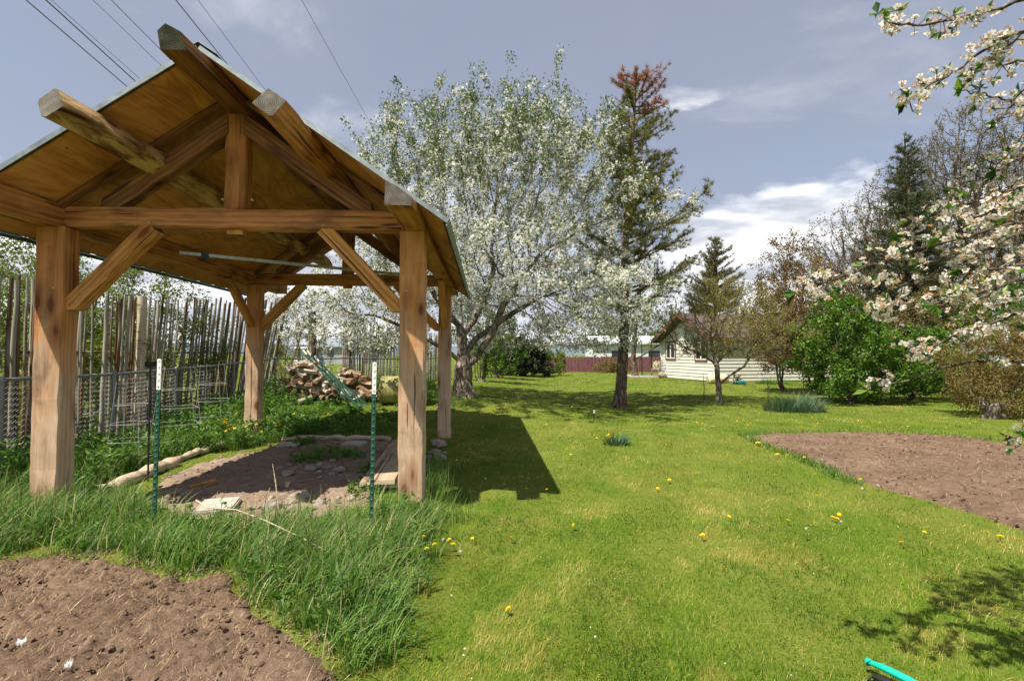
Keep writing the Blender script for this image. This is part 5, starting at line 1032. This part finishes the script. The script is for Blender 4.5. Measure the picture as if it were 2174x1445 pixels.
# ================================================================== foreground blossom branches of a tree just out of the frame
def blossom_tree():
    rng = np.random.default_rng(131); T = Vector((3.35, 2.25, 0)); e = empty('blossom_tree', T, 0, 'white blossom branches reaching in from the right edge', 'tree'); b = MB()
    b.tube([(0, 0, -.05), (.03, .05, .8), (-.05, .0, 1.5), (-.2, -.1, 2.3), (-.3, -.15, 3.0)], [.11, .085, .075, .05, .03], 10)
    limb = np.array([(0, 0, 0), (-.05, .0, 1.5), (-.2, -.1, 2.3), (-.3, -.15, 3.0)]); fl = MB(); lf = MB(); stm = MB()
    BR = [([(2400, -60), (2174, 0), (2060, 35), (1960, 55), (1900, 50), (1862, 30)], 1.75, 1.), ([(2400, 60), (2174, 62), (2080, 112), (2010, 165), (1955, 190), (1925, 215)], 1.7, 1.), ([(2400, 120), (2174, 130), (2110, 140), (2060, 158)], 1.85, .7),
        ([(2400, 480), (2174, 470), (1990, 515), (1870, 555), (1770, 595), (1690, 622)], 1.75, 1.1), ([(2400, 560), (2174, 560), (2010, 590), (1900, 610), (1800, 600)], 1.85, 1.1), ([(2400, 640), (2174, 620), (2020, 640), (1910, 660), (1835, 668)], 1.7, 1.),
        ([(2400, 700), (2174, 660), (2060, 700), (1970, 738), (1925, 748)], 1.65, 1.), ([(2400, 350), (2174, 395), (2060, 430), (1960, 470), (1920, 500)], 1.9, 1.), ([(2400, 300), (2174, 330), (2100, 370), (2020, 400)], 2.0, .9), ([(2400, 520), (2174, 510), (2050, 540), (1950, 560)], 2.0, 1.2),
        ([(2400, 800), (2174, 772), (2080, 764), (2000, 782), (1930, 806), (1845, 828)], 1.75, .35), ([(2400, 440), (2174, 430), (2090, 455), (2000, 500)], 1.6, 1.), ([(2400, 600), (2174, 590), (2080, 625), (1990, 650)], 1.55, .9), ([(2420, 930), (2230, 925), (2155, 928)], 1.7, .6),
        ([(2400, 240), (2174, 225), (2110, 205), (2040, 190)], 1.9, .8), ([(2420, 60), (2260, 90), (2160, 200), (2120, 260)], 1.8, .9), ([(2420, 160), (2250, 200), (2160, 300), (2110, 360)], 1.95, .9), ([(2420, -20), (2230, 20), (2150, 90), (2090, 130)], 1.65, .9), ([(2400, 395), (2250, 440), (2120, 520), (2040, 570)], 1.8, 1.1)]
    for pts, d, dens in BR:
        P = [np.array(at(x, y, d*1.12+.12*math.sin(i*1.9+d*9)))-np.array(T) for i, (x, y) in enumerate(pts)]; z0 = P[0][2]; root = np.array([np.interp(z0-.1, limb[:, 2], limb[:, i]) for i in range(3)]); P = np.array([root]+P); t = np.linspace(0, 1, len(P)); tt = np.linspace(0, 1, 26); Q = np.stack([np.interp(tt, t, P[:, i]) for i in range(3)], 1); Q[1:-1] = (Q[:-2]+Q[1:-1]*2+Q[2:])/4; Q += rng.normal(0, .004, Q.shape)
        b.tube(Q, np.linspace(.009, .002, 26), 6); Lb = np.linalg.norm(np.diff(Q, axis=0), axis=1).sum(); nc = int(Lb*12.5*dens)
        for _ in range(nc):
            u = rng.uniform(.30, 1)**.9; o = np.array([np.interp(u, tt, Q[:, i]) for i in range(3)]); spur = unit(rng.normal(0, 1, 3)+[0, 0, .25])*rng.uniform(.02, .06); b.tube([o, o+spur], [.0025, .0018], 4, caps=False); c = o+spur; k = rng.integers(3, 7)
            nn = unit(unit(spur)[None]*.6+rng.normal(0, .8, (k, 3))); pos = c+nn*rng.uniform(.012, .035, (k, 1)); 
            for q_, n_ in zip(pos, nn): b.tube([c, q_], [.0011, .0011], 3, caps=False, smooth=False)
            sz = rng.uniform(.020, .035, k); rd = rng.random(k)
            # petals in two rings of quads, cupped
            U = unit(np.cross(nn, rand_dirs(k, rng))); W = np.cross(nn, U)
            for pk in range(5):
                a = pk*2*math.pi/5+rng.normal(0, .1); dd = U*math.cos(a)+W*math.sin(a); ss = -U*math.sin(a)+W*math.cos(a); z_ = sz[:, None]; cu = rng.uniform(.05, .5)
                v = [pos+dd*z_*.06+ss*z_*.03, pos+dd*z_*.06-ss*z_*.03, pos+dd*z_*.30+ss*z_*.19+nn*z_*cu*.22, pos+dd*z_*.30-ss*z_*.19+nn*z_*cu*.22, pos+dd*z_*.49+ss*z_*.11+nn*z_*cu*.33, pos+dd*z_*.49-ss*z_*.11+nn*z_*cu*.33]
                V = np.stack(v, 1).reshape(-1, 3); o6 = np.arange(k)[:, None]*6; fl.add(V, np.concatenate([o6+np.array([[0, 2, 3, 1]]), o6+np.array([[2, 4, 5, 3]])]), np.repeat(rd, 6), smooth=True)
            needles(stm, pos, nn, .017, .0014, 10, .45, rd, rng=rng)
            if rng.random() < .55: m_ = rng.integers(2, 5); leaves(lf, np.repeat(c[None], m_, 0), unit(unit(spur)[None]+rng.normal(0, .7, (m_, 3))+[0, 0, .3]), rng.uniform(.025, .05, m_), .42, rng.random(m_), rng=rng)
        m_ = 5; leaves(lf, np.repeat(Q[-1][None], m_, 0), unit(unit(Q[-1]-Q[-3])[None]+rng.normal(0, .4, (m_, 3))), rng.uniform(.05, .075, m_), .42, rng.random(m_), rng=rng)
    b.build('branches', 'twig_bark', e); fl.build('blossom', 'petal', e); lf.build('leaves', 'lilac_leaf', e); stm.build('stamens', 'stamen', e)
blossom_tree()

# ================================================================== grass
rng = np.random.default_rng(141)
GAZ = [tuple(gw(u, v))[:2] for u, v in ((-1.9, -.05), (1.9, -.05), (1.9, 4.1), (-1.9, 4.1))]
LONG = wpoly([(-700, 1030), (60, 1040), (160, 1055), (330, 1060), (420, 1105), (540, 1118), (720, 1095), (840, 1075), (905, 1080), (935, 1105), (950, 1170), (905, 1260), (850, 1330), (870, 1445), (875, 1600), (780, 1620), (740, 1445), (700, 1382), (640, 1342), (560, 1312), (525, 1270), (500, 1212), (400, 1224), (330, 1208), (250, 1182), (120, 1180), (0, 1190), (-200, 1190), (-700, 1178)])
WEEDS = [(-6.3, 4.3), (-5.0, 4.5), (-4.75, 5.2), (-4.72, 7.0), (-4.3, 7.3), (-3.95, 8.2), (-2.6, 8.5), (-1.9, 9.4), (-2.2, 11.4), (-2.0, 13.5), (-3.2, 18), (-4.6, 18.6), (-6.2, 12.2), (-6.4, 9), (-6.2, 6)]
def bare_mask(x, y, edge=.05):
    m_ = np.zeros(x.shape, bool); nz = (fnoise(x, y, 5, 3)-.47)*.25
    for poly in (SOIL_FRONT, SOIL_RIGHT, DIRT):
        ins = in_poly(x, y, poly); dd = poly_dist(x, y, poly); m_ |= (np.where(ins, dd, -dd)+nz) > edge
    return m_
def fan(n, d0, d1, half=.92):
    d = np.exp(rng.uniform(math.log(d0), math.log(d1), n)); a = rng.uniform(-half, half, n)
    return d*np.tan(a)*1.0, d
# mown lawn
c = MB(); x, y = fan(430000, 1.4, 50); ok = ~bare_mask(x, y, .03) & (np.abs(x) < 34) & ~((x > 9.4+(31-y)*.2) & (y > 25) ) & (y < 39); x, y = x[ok], y[ok]
dist = np.hypot(x, y); w = .0028*np.maximum(1, dist/3.0)**.95; h = rng.uniform(.018, .055, len(x))*(.35+1.0*fnoise(x, y, 2.7, 4)+.45*vnoise(x, y, 10, 5))*np.maximum(1, dist/14)**.45; az = rng.uniform(0, 6.28, len(x)); near = dist < 5.0
clr = (rng.normal(.42, .22, len(x))+(fnoise(x, y, 2.2, 6)-.47)*.9+(vnoise(x, y, 9, 8)-.5)*.35).clip(0, .92); straw = rng.random(len(x)) < .05+.30*smoothstep(.55, .66, fnoise(x, y, 1.9, 17)); clr = np.where(straw, 1., clr)
band = np.sin((x*.94-y*.34+.12*np.sin(y*.7))*2*math.pi/1.1); az = np.where(rng.random(len(x)) < .55, np.where(band > 0, 1.22, 1.22+math.pi)+rng.normal(0, .6, len(x)), az); lean = rng.normal(.32, .25, len(x)); curl = rng.uniform(0, .7, len(x))
for sel, sg in ((near, 2), (~near, 1)): blades(c, x[sel], y[sel], gz(x[sel], y[sel])-.004, h[sel], w[sel], az[sel], lean[sel], curl[sel], clr[sel], sg)
tag(c.build('mown_grass', 'lawn_blade'), 'short mown grass of the lawn', 'grass', kind='stuff')
# long grass in the foreground strip
def scatter(poly, n):
    P = np.array(poly); x = rng.uniform(P[:, 0].min(), P[:, 0].max(), n); y = rng.uniform(P[:, 1].min(), P[:, 1].max(), n); k = in_poly(x, y, poly); return x[k], y[k]
c = MB(); tx, ty = scatter(LONG, 5200); ok = ~bare_mask(tx, ty, .12); tx, ty = tx[ok], ty[ok]
dens = fnoise(tx, ty, 2.6, 12); k = (dens > np.interp(ty, [1.6, 2.2, 2.7], [.48, .40, .29])) & (np.hypot(tx, ty) > 1.5); tx, ty, dens = tx[k], ty[k], dens[k]
edge_ = np.maximum(smoothstep(0, .45, poly_dist(tx, ty, LONG)), .85*smoothstep(.5, .25, poly_dist(tx, ty, SOIL_FRONT))); kk = rng.random(len(tx)) < .35+.65*edge_; tx, ty, dens, edge_ = tx[kk], ty[kk], dens[kk]*1., edge_[kk]
per = 15; x = np.repeat(tx, per)+rng.normal(0, .035, len(tx)*per); y = np.repeat(ty, per)+rng.normal(0, .035, len(tx)*per); th = np.repeat(rng.uniform(.18, .40, len(tx))*(.55+dens*1.0)*np.clip((ty-1.0)/1.8, .45, 1)*(.45+.55*edge_), per); az = np.repeat(rng.normal(.2, 1.3, len(tx)), per)+rng.normal(0, .9, len(x)); cl = (np.repeat(rng.uniform(.1, .7, len(tx)), per)+rng.normal(0, .14, len(x))).clip(0, .84); cl = np.where(rng.random(len(x)) < .11, rng.uniform(.86, 1, len(x)), cl)
blades(c, x, y, gz(x, y)-.005, th*rng.uniform(.5, 1.25, len(x)), rng.uniform(.0045, .0105, len(x)), az, rng.normal(.18, .16, len(x)), rng.uniform(.05, .85, len(x)), cl, 4)
# more tufts: right of the front right post, under the back, round the trees
def tuft(px, py, n, h, rad, wid=.006, spread=.22, z=None):
    g = ground(px, py); x = g.x+rng.normal(0, rad, n); y = g.y+rng.normal(0, rad, n); blades(c, x, y, gz(x, y)-.005, rng.uniform(.5, 1.15, n)*h, rng.uniform(.6, 1.2, n)*wid, rng.uniform(0, 6.28, n), rng.normal(.2, .15, n), rng.uniform(.05, .5, n), (rng.normal(.5, .22, n)).clip(0, .9), 3)
for px, py, n, h, rad in ((925, 1062, 170, .34, .10), (930, 1035, 150, .36, .09), (945, 1070, 120, .26, .12), (920, 1005, 130, .3, .09), (918, 985, 120, .26, .1), (950, 1105, 150, .2, .12), (900, 1095, 160, .2, .1), (965, 858, 160, .42, .28), (1000, 862, 90, .26, .2), (930, 850, 160, .42, .3), (905, 870, 160, .4, .3), (120, 1050, 200, .36, .16), (30, 1040, 220, .40, .2), (180, 1065, 160, .34, .12), (60, 1065, 200, .34, .15), (800, 1062, 120, .16, .10), (1515, 858, 90, .22, .22), (1545, 862, 90, .2, .25)): tuft(px, py, n, h, rad)
tag(c.build('long_grass', 'long_grass'), 'long uncut grass in front of the gazebo', 'grass', kind='stuff')
# ragged taller fringe round the right bed, tall grass in the shade behind the gazebo and by the fence
c = MB(); x, y = fan(120000, 5.5, 13, .95); dd = poly_dist(x, y, SOIL_RIGHT); k = (dd < .22) & ~in_poly(x, y, SOIL_RIGHT); x, y, dd = x[k], y[k], dd[k]; blades(c, x, y, gz(x, y)-.003, rng.uniform(.06, .17, len(x))*(1.1-dd*2.6), rng.uniform(.006, .011, len(x)), rng.uniform(0, 6.28, len(x)), rng.normal(.2, .2, len(x)), rng.uniform(0, .6, len(x)), rng.normal(.35, .2, len(x)).clip(0, .85), 2)
x, y = scatter(WEEDS, 50000); x, y = x[~in_poly(x, y, DIRT)], y[~in_poly(x, y, DIRT)]; hh = (.08+.30*fnoise(x, y, 1.1, 31))*(.6+.75*smoothstep(-3.0, -4.9, x))*(1-.75*smoothstep(8.8, 10.0, y)*smoothstep(13.5, 12.0, y)*smoothstep(-5.6, -4.8, x)); blades(c, x, y, gz(x, y)-.01, rng.uniform(.5, 1.3, len(x))*hh*1.1, rng.uniform(.006, .012, len(x)), rng.uniform(0, 6.28, len(x)), rng.normal(.18, .15, len(x)), rng.uniform(.05, .6, len(x)), (rng.normal(.42, .22, len(x))+(fnoise(x, y, 1.5, 33)-.47)*.8).clip(0, .9), 3)
tag(c.build('tall_grass', 'long_grass'), 'tall grass along the fence and round the far bed', 'grass', kind='stuff')
# broad leaved weeds
def weeds(c, x, y, h, lsz, m_=13):
    n = len(x); z = gz(x, y); ln = rng.normal(0, .16, (n, 2)); t = rng.uniform(.12, 1, (n, m_)); P = np.stack([x[:, None]+ln[:, 0:1]*h[:, None]*t, y[:, None]+ln[:, 1:2]*h[:, None]*t, z[:, None]+h[:, None]*t], -1).reshape(-1, 3); az = rng.uniform(0, 6.28, n*m_); el = rng.uniform(.05, .9, n*m_); D = np.stack([np.cos(az)*np.cos(el), np.sin(az)*np.cos(el), np.sin(el)], 1)
    leaves(c, P, D, rng.uniform(.6, 1.2, n*m_)*np.repeat(lsz, m_), .34, (np.repeat(rng.uniform(.1, .8, n), m_)+rng.normal(0, .14, n*m_)).clip(0, 1), rng=rng); az2 = rng.uniform(0, 6.28, n); blades(c, x, y, z-.01, h, np.full(n, .006), az2, ln[:, 0]*0, ln[:, 0]*0, rng.uniform(.2, .7, n), 1)
c = MB(); x, y = scatter(WEEDS, 7500); k = (fnoise(x, y, 1.3, 41) > .36) & ~in_poly(x, y, DIRT) & ((x < -3.6) | (y > 12.5) | (rng.random(len(x)) < .25)); x, y = x[k], y[k]; weeds(c, x, y, rng.uniform(.14, .52, len(x))*(.5+.8*fnoise(x, y, 1.6, 43))*(.65+.5*smoothstep(-3.6, -5.2, x))*(1-.7*smoothstep(8.8, 10.0, y)*smoothstep(13.5, 12.0, y)*smoothstep(-5.6, -4.8, x)), rng.uniform(.06, .12, len(x)))
x, y = scatter(LONG, 900); k = (fnoise(x, y, 2.2, 47) > .50) & (y > 2.3) & ~bare_mask(x, y, .1); x, y = x[k], y[k]; weeds(c, x, y, rng.uniform(.08, .24, len(x)), rng.uniform(.05, .10, len(x)), 9)
tag(c.build('weeds', 'weed_leaf'), 'leafy green weeds along the fence', 'weeds', kind='stuff')
# patches of low weed on the dirt floor
c = MB()
for px, py, n in ((660, 978, 60), (720, 968, 40), (740, 975, 45), (830, 1020, 70), (800, 1000, 60), (690, 960, 30), (780, 1045, 40), (640, 945, 60), (430, 1015, 60), (400, 1030, 70), (375, 1055, 80), (352, 1030, 60), (845, 965, 60), (620, 945, 60))[:8]:
    g = ground(px, py); x = g.x+rng.normal(0, .12, n); y = g.y+rng.normal(0, .12, n); weeds(c, x, y, rng.uniform(.03, .14, n)*(2. if px < 440 else 1), rng.uniform(.035, .08, n), 8)
tag(c.build('floor_weeds', 'weed_leaf'), 'small weed tufts growing on the dirt floor', 'weeds', kind='stuff')
# low rosettes and fallen petals on the lawn
c = MB(); x, y = fan(330, 1.6, 16, .85); k = ~bare_mask(x, y, .0); x, y = x[k], y[k]; leaves(c, np.stack([x, y, gz(x, y)+.04], 1), rand_dirs(len(x), rng)*[1, 1, .3], rng.uniform(.008, .016, len(x)), .8, rng.random(len(x)), rng=rng)
tag(c.build('fallen_petals', 'petal'), 'white fallen petals scattered on the lawn', 'petals', kind='stuff')
# iris clumps
def clump(name, px, py, rx, ry_, n, h, label, mat='iris_leaf'):
    g = ground(px, py); c = MB(); a = rng.uniform(0, 6.28, n); q = np.sqrt(rng.random(n)); x = q*np.cos(a)*rx; y = q*np.sin(a)*ry_; hh = h*(1-.4*q**2)*rng.uniform(.4, 1.2, n)*(.8+.4*vnoise(x, y, 4, 3)); blades(c, x, y, gz(x+g.x, y+g.y)-g.z-.01, hh, rng.uniform(.008, .018, n), np.arctan2(y, x)+rng.normal(0, .8, n), rng.normal(.22, .2, n), rng.uniform(.05, .6, n), rng.random(n), 4); tag(c.build(name, mat, None, tuple(g)), label, 'plant')
clump('iris_clump', 1686, 872, .78, .45, 1100, .62, 'wide clump of blue green iris leaves on the lawn'); clump('iris_clump', 1308, 944, .20, .14, 190, .30, 'small dark leaf clump with dandelions in the middle of the lawn')
clump('leaf_clump', 1640, 815, .9, .4, 500, .5, 'bright green plants growing against the house wall', 'weed_leaf'); clump('leaf_clump', 1440, 808, .9, .3, 260, .22, 'low flowering plants along the gable wall of the house', 'weed_leaf')
for px, py, h, lb in ((1630, 858, .75, 'thin bare sapling left of the iris clump'), (1706, 858, 1.5, 'slim upright sapling growing out of the iris clump'), (1494, 855, .95, 'thin dark stake left of the small yard tree')):
    g = ground(px, py); b = MB(); b.tube([(0, 0, -.02), (.02, 0, h*.5), (-.01, 0, h)], [.014, .011, .005], 6)
    if 'stake' not in lb:
        for k in range(9): z = h*R.uniform(.35, 1); a = R.uniform(0, 6.28); l_ = R.uniform(.12, .35); b.tube([(0, 0, z), (l_*math.cos(a)*.7, l_*math.sin(a)*.7, z+l_*.7)], [.006, .003], 4)
    tag(b.build('sapling' if 'sapling' in lb else 'stake', 'twig_bark', None, tuple(g)), lb, 'sapling' if 'sapling' in lb else 'stake')

# ================================================================== crumbs and straw on the soil
def debris(name, poly, nclod, nstraw, zf_, s, label, mat):
    c = MB(); x, y = scatter(poly, nclod); P = []; 
    base, F = blob(5, 1, .8, .6, 1, .2)
    for i in range(len(x)):
        q = s*rng.random()**2.5*3+.005; a = rng.uniform(0, 6.28); ca, sa = math.cos(a), math.sin(a); V = base*rng.uniform(.7, 1.3, 3)*q; V = np.stack([V[:, 0]*ca-V[:, 1]*sa, V[:, 0]*sa+V[:, 1]*ca, V[:, 2]], 1); P.append(V+[x[i], y[i], float(zf_(x[i], y[i]))+.004+rng.uniform(-.01, .015)])
    V = np.concatenate(P); nF = len(base); c.add(V, np.concatenate([F+i*nF for i in range(len(x))]))
    x, y = scatter(poly, nstraw); n = len(x); blades(c, x, y, zf_(x, y)+rng.uniform(.0, .03, n), rng.uniform(.012, .06, n)*(1+1.5*(rng.random(n) < .08))*s/.0085, rng.uniform(.0016, .005, n)*s/.0085, rng.uniform(0, 6.28, n), np.full(n, 1.0), np.zeros(n), rng.random(n), 2, 1)
    for i in range(len(c.f)): pass
    tag(c.build(name, [mat, 'straw']), label, 'soil crumbs', kind='stuff')
debris('soil_crumbs', SOIL_FRONT, 6200, 24000, zf, .0055, 'crumbs of soil and straw on the near left bed', 'soil')
debris('soil_crumbs', SOIL_RIGHT, 4300, 5200, zr, .0065, 'crumbs of soil and chips on the right bed', 'soil')
debris('soil_crumbs', DIRT, 1300, 1100, zd, .010, 'crumbs and straw on the dirt floor of the gazebo', 'pale_soil')

# ================================================================== dandelions
def dandelion_mesh(seed, kind):
    rr = np.random.default_rng(seed); b = MB(); h = 1.
    if kind == 'flower':
        for ring_, (r0, z0, n) in enumerate(((1., .10, 17), (.78, .30, 13), (.5, .45, 9))):
            a = np.arange(n)*2*math.pi/n+rr.random(); a1 = math.pi/n*1.05
            V = np.stack([np.stack([0*a, 0*a, 0*a], 1), np.stack([np.cos(a-a1)*r0*.85, np.sin(a-a1)*r0*.85, 0*a+z0], 1), np.stack([np.cos(a)*r0, np.sin(a)*r0, 0*a+z0+.04], 1), np.stack([np.cos(a+a1)*r0*.85, np.sin(a+a1)*r0*.85, 0*a+z0], 1)], 1).reshape(-1, 3); b.add(V, np.arange(4*n).reshape(n, 4), np.full(4*n, .35+.25*ring_))
    else:
        d = unit(rr.normal(0, 1, (90, 3))); needles(b, np.zeros((90, 3)), d, 1.05, .05, 1, .05, rr.random(90), rng=rr); V, F = blob(3, .7, .7, .7, 1, .1); b.add(V, F)
    return b
HEADS = {k: [dandelion_mesh(i, k).mesh('head', 'dandelion_yellow' if k == 'flower' else 'seed_head') for i in (1, 2)] for k in ('flower', 'seed')}
b = MB(); b.tube([(0, 0, -.1), (.02, 0, .5), (0, 0, 1)], [1, .9, .8], 5, rnd=.5, caps=False); STEM = b.mesh('stem', 'dandelion_stem')
def dandelion(x, y, h, label, group, kind='flower', s=1.):
    e = empty('dandelion' if kind == 'flower' else 'dandelion_clock', (x, y, gzf(x, y)), R.uniform(0, 6.28), label, 'dandelion', group); r = (.019 if kind == 'flower' else .017)*s*R.uniform(.8, 1.15)
    obj('stem', STEM, e, Matrix.Diagonal((.0022, .0022, h, 1))); obj('flower_head' if kind == 'flower' else 'seed_head', R.choice(HEADS[kind]), e, Matrix.Translation((0, 0, h)) @ Matrix.Rotation(R.gauss(0, .35), 4, 'X') @ Matrix.Rotation(R.gauss(0, .3), 4, 'Y') @ Matrix.Diagonal((r, r, r*.9, 1)))
for px, py in ((899, 1152), (905, 1180), (923, 1170), (953, 1160), (962, 1170)): g = ground(px, py+14); dandelion(g.x, g.y, .10, 'yellow dandelion in the bunch at the corner of the long grass', 'dandelions at the corner of the long grass', s=1.05)
for px, py, s_ in ((1079, 1305, 1.2), (1085, 1150, 1.), (1003, 1153, .9), (1210, 974, 1.), (1395, 1033, 1.), (1396, 1041, .9), (1421, 1023, 1.), (1548, 1103, 1.), (1118, 1045, 1.), (1161, 1047, 1.), (1214, 1048, 1.), (1218, 1124, 1.), (1492, 1145, 1.), (1212, 968, 1.), (1006, 1010, .9), (1000, 962, .9), (985, 945, .9), (970, 980, .9), (948, 1045, .9), (1033, 935, .8), (971, 960, .9), (1230, 902, 1.), (1262, 908, 1.), (1407, 940, 1.), (1415, 946, .9), (1712, 970, 1.1), (1708, 974, 1.), (1685, 968, 1.), (1652, 967, 1.2), (1649, 971, 1.), (1672, 971, 1.), (1607, 943, 1.2), (1612, 944, 1.), (1827, 1026, 1.2), (1733, 1062, 1.), (1769, 1105, 1.2), (1778, 1108, 1.), (1782, 1103, 1.), (1674, 1113, 1.), (1714, 1144, 1.1), (1914, 1161, 1.), (2097, 1147, 1.2), (2124, 1147, 1.2), (1963, 1139, 1.), (1570, 990, 1.), (1735, 903, 1.), (1893, 915, 1.), (1960, 918, 1.), (1913, 885, 1.), (1960, 889, 1.), (1669, 894, 1.), (1654, 897, 1.), (1480, 900, 1.), (1491, 901, 1.), (1513, 905, 1.), (1540, 912, 1.), (1446, 848, 1.), (1347, 842, 1.), (1352, 838, 1.), (1225, 824, 1.), (1245, 820, 1.), (1385, 830, 1.), (1145, 812, 1.), (1020, 880, 1.), (1607, 872, 1.), (1565, 895, 1.)):
    g = ground(px, py+4); dandelion(g.x, g.y, R.uniform(.045, .075), 'yellow dandelion dotted about the mown lawn', 'dandelions on the lawn', s=s_)
for i in range(46): g = ground(R.choice([R.gauss(510, 38), R.uniform(430, 620)]), R.gauss(945, 18)); dandelion(g.x, g.y, R.uniform(.24, .38), 'yellow dandelion among the weeds before the back left post', 'dandelions by the back left post', s=1.25)
for i in range(9): g = ground(R.gauss(1287, 12), R.gauss(934, 4)); dandelion(g.x, g.y, R.uniform(.05, .09), 'yellow dandelion beside the small leaf clump on the lawn', 'dandelions by the leaf clump')
for i in range(12): g = ground(R.uniform(620, 860), R.uniform(850, 925)); dandelion(g.x, g.y, R.uniform(.15, .25), 'yellow dandelion in the tall grass behind the gazebo', 'dandelions behind the gazebo', s=1.2)
for i in range(40):
    g = ground(R.uniform(1000, 2150), R.choice([R.uniform(815, 880), R.uniform(880, 915)])); 
    if not in_poly(np.array([g.x]), np.array([g.y]), SOIL_RIGHT)[0]: dandelion(g.x, g.y, R.uniform(.05, .08), 'yellow dandelion dotted about the mown lawn', 'dandelions on the lawn')
for px, py in ((941, 1162), (978, 1190), (1031, 1022), (1372, 918), (1369, 924), (1490, 912), (1498, 911), (1864, 1035), (1831, 1050), (1712, 1140), (1588, 930), (1745, 985), (1786, 1120)): g = ground(px, py+10); dandelion(g.x, g.y, R.uniform(.07, .13), 'white dandelion clock standing on the lawn', 'dandelion clocks on the lawn', 'seed')
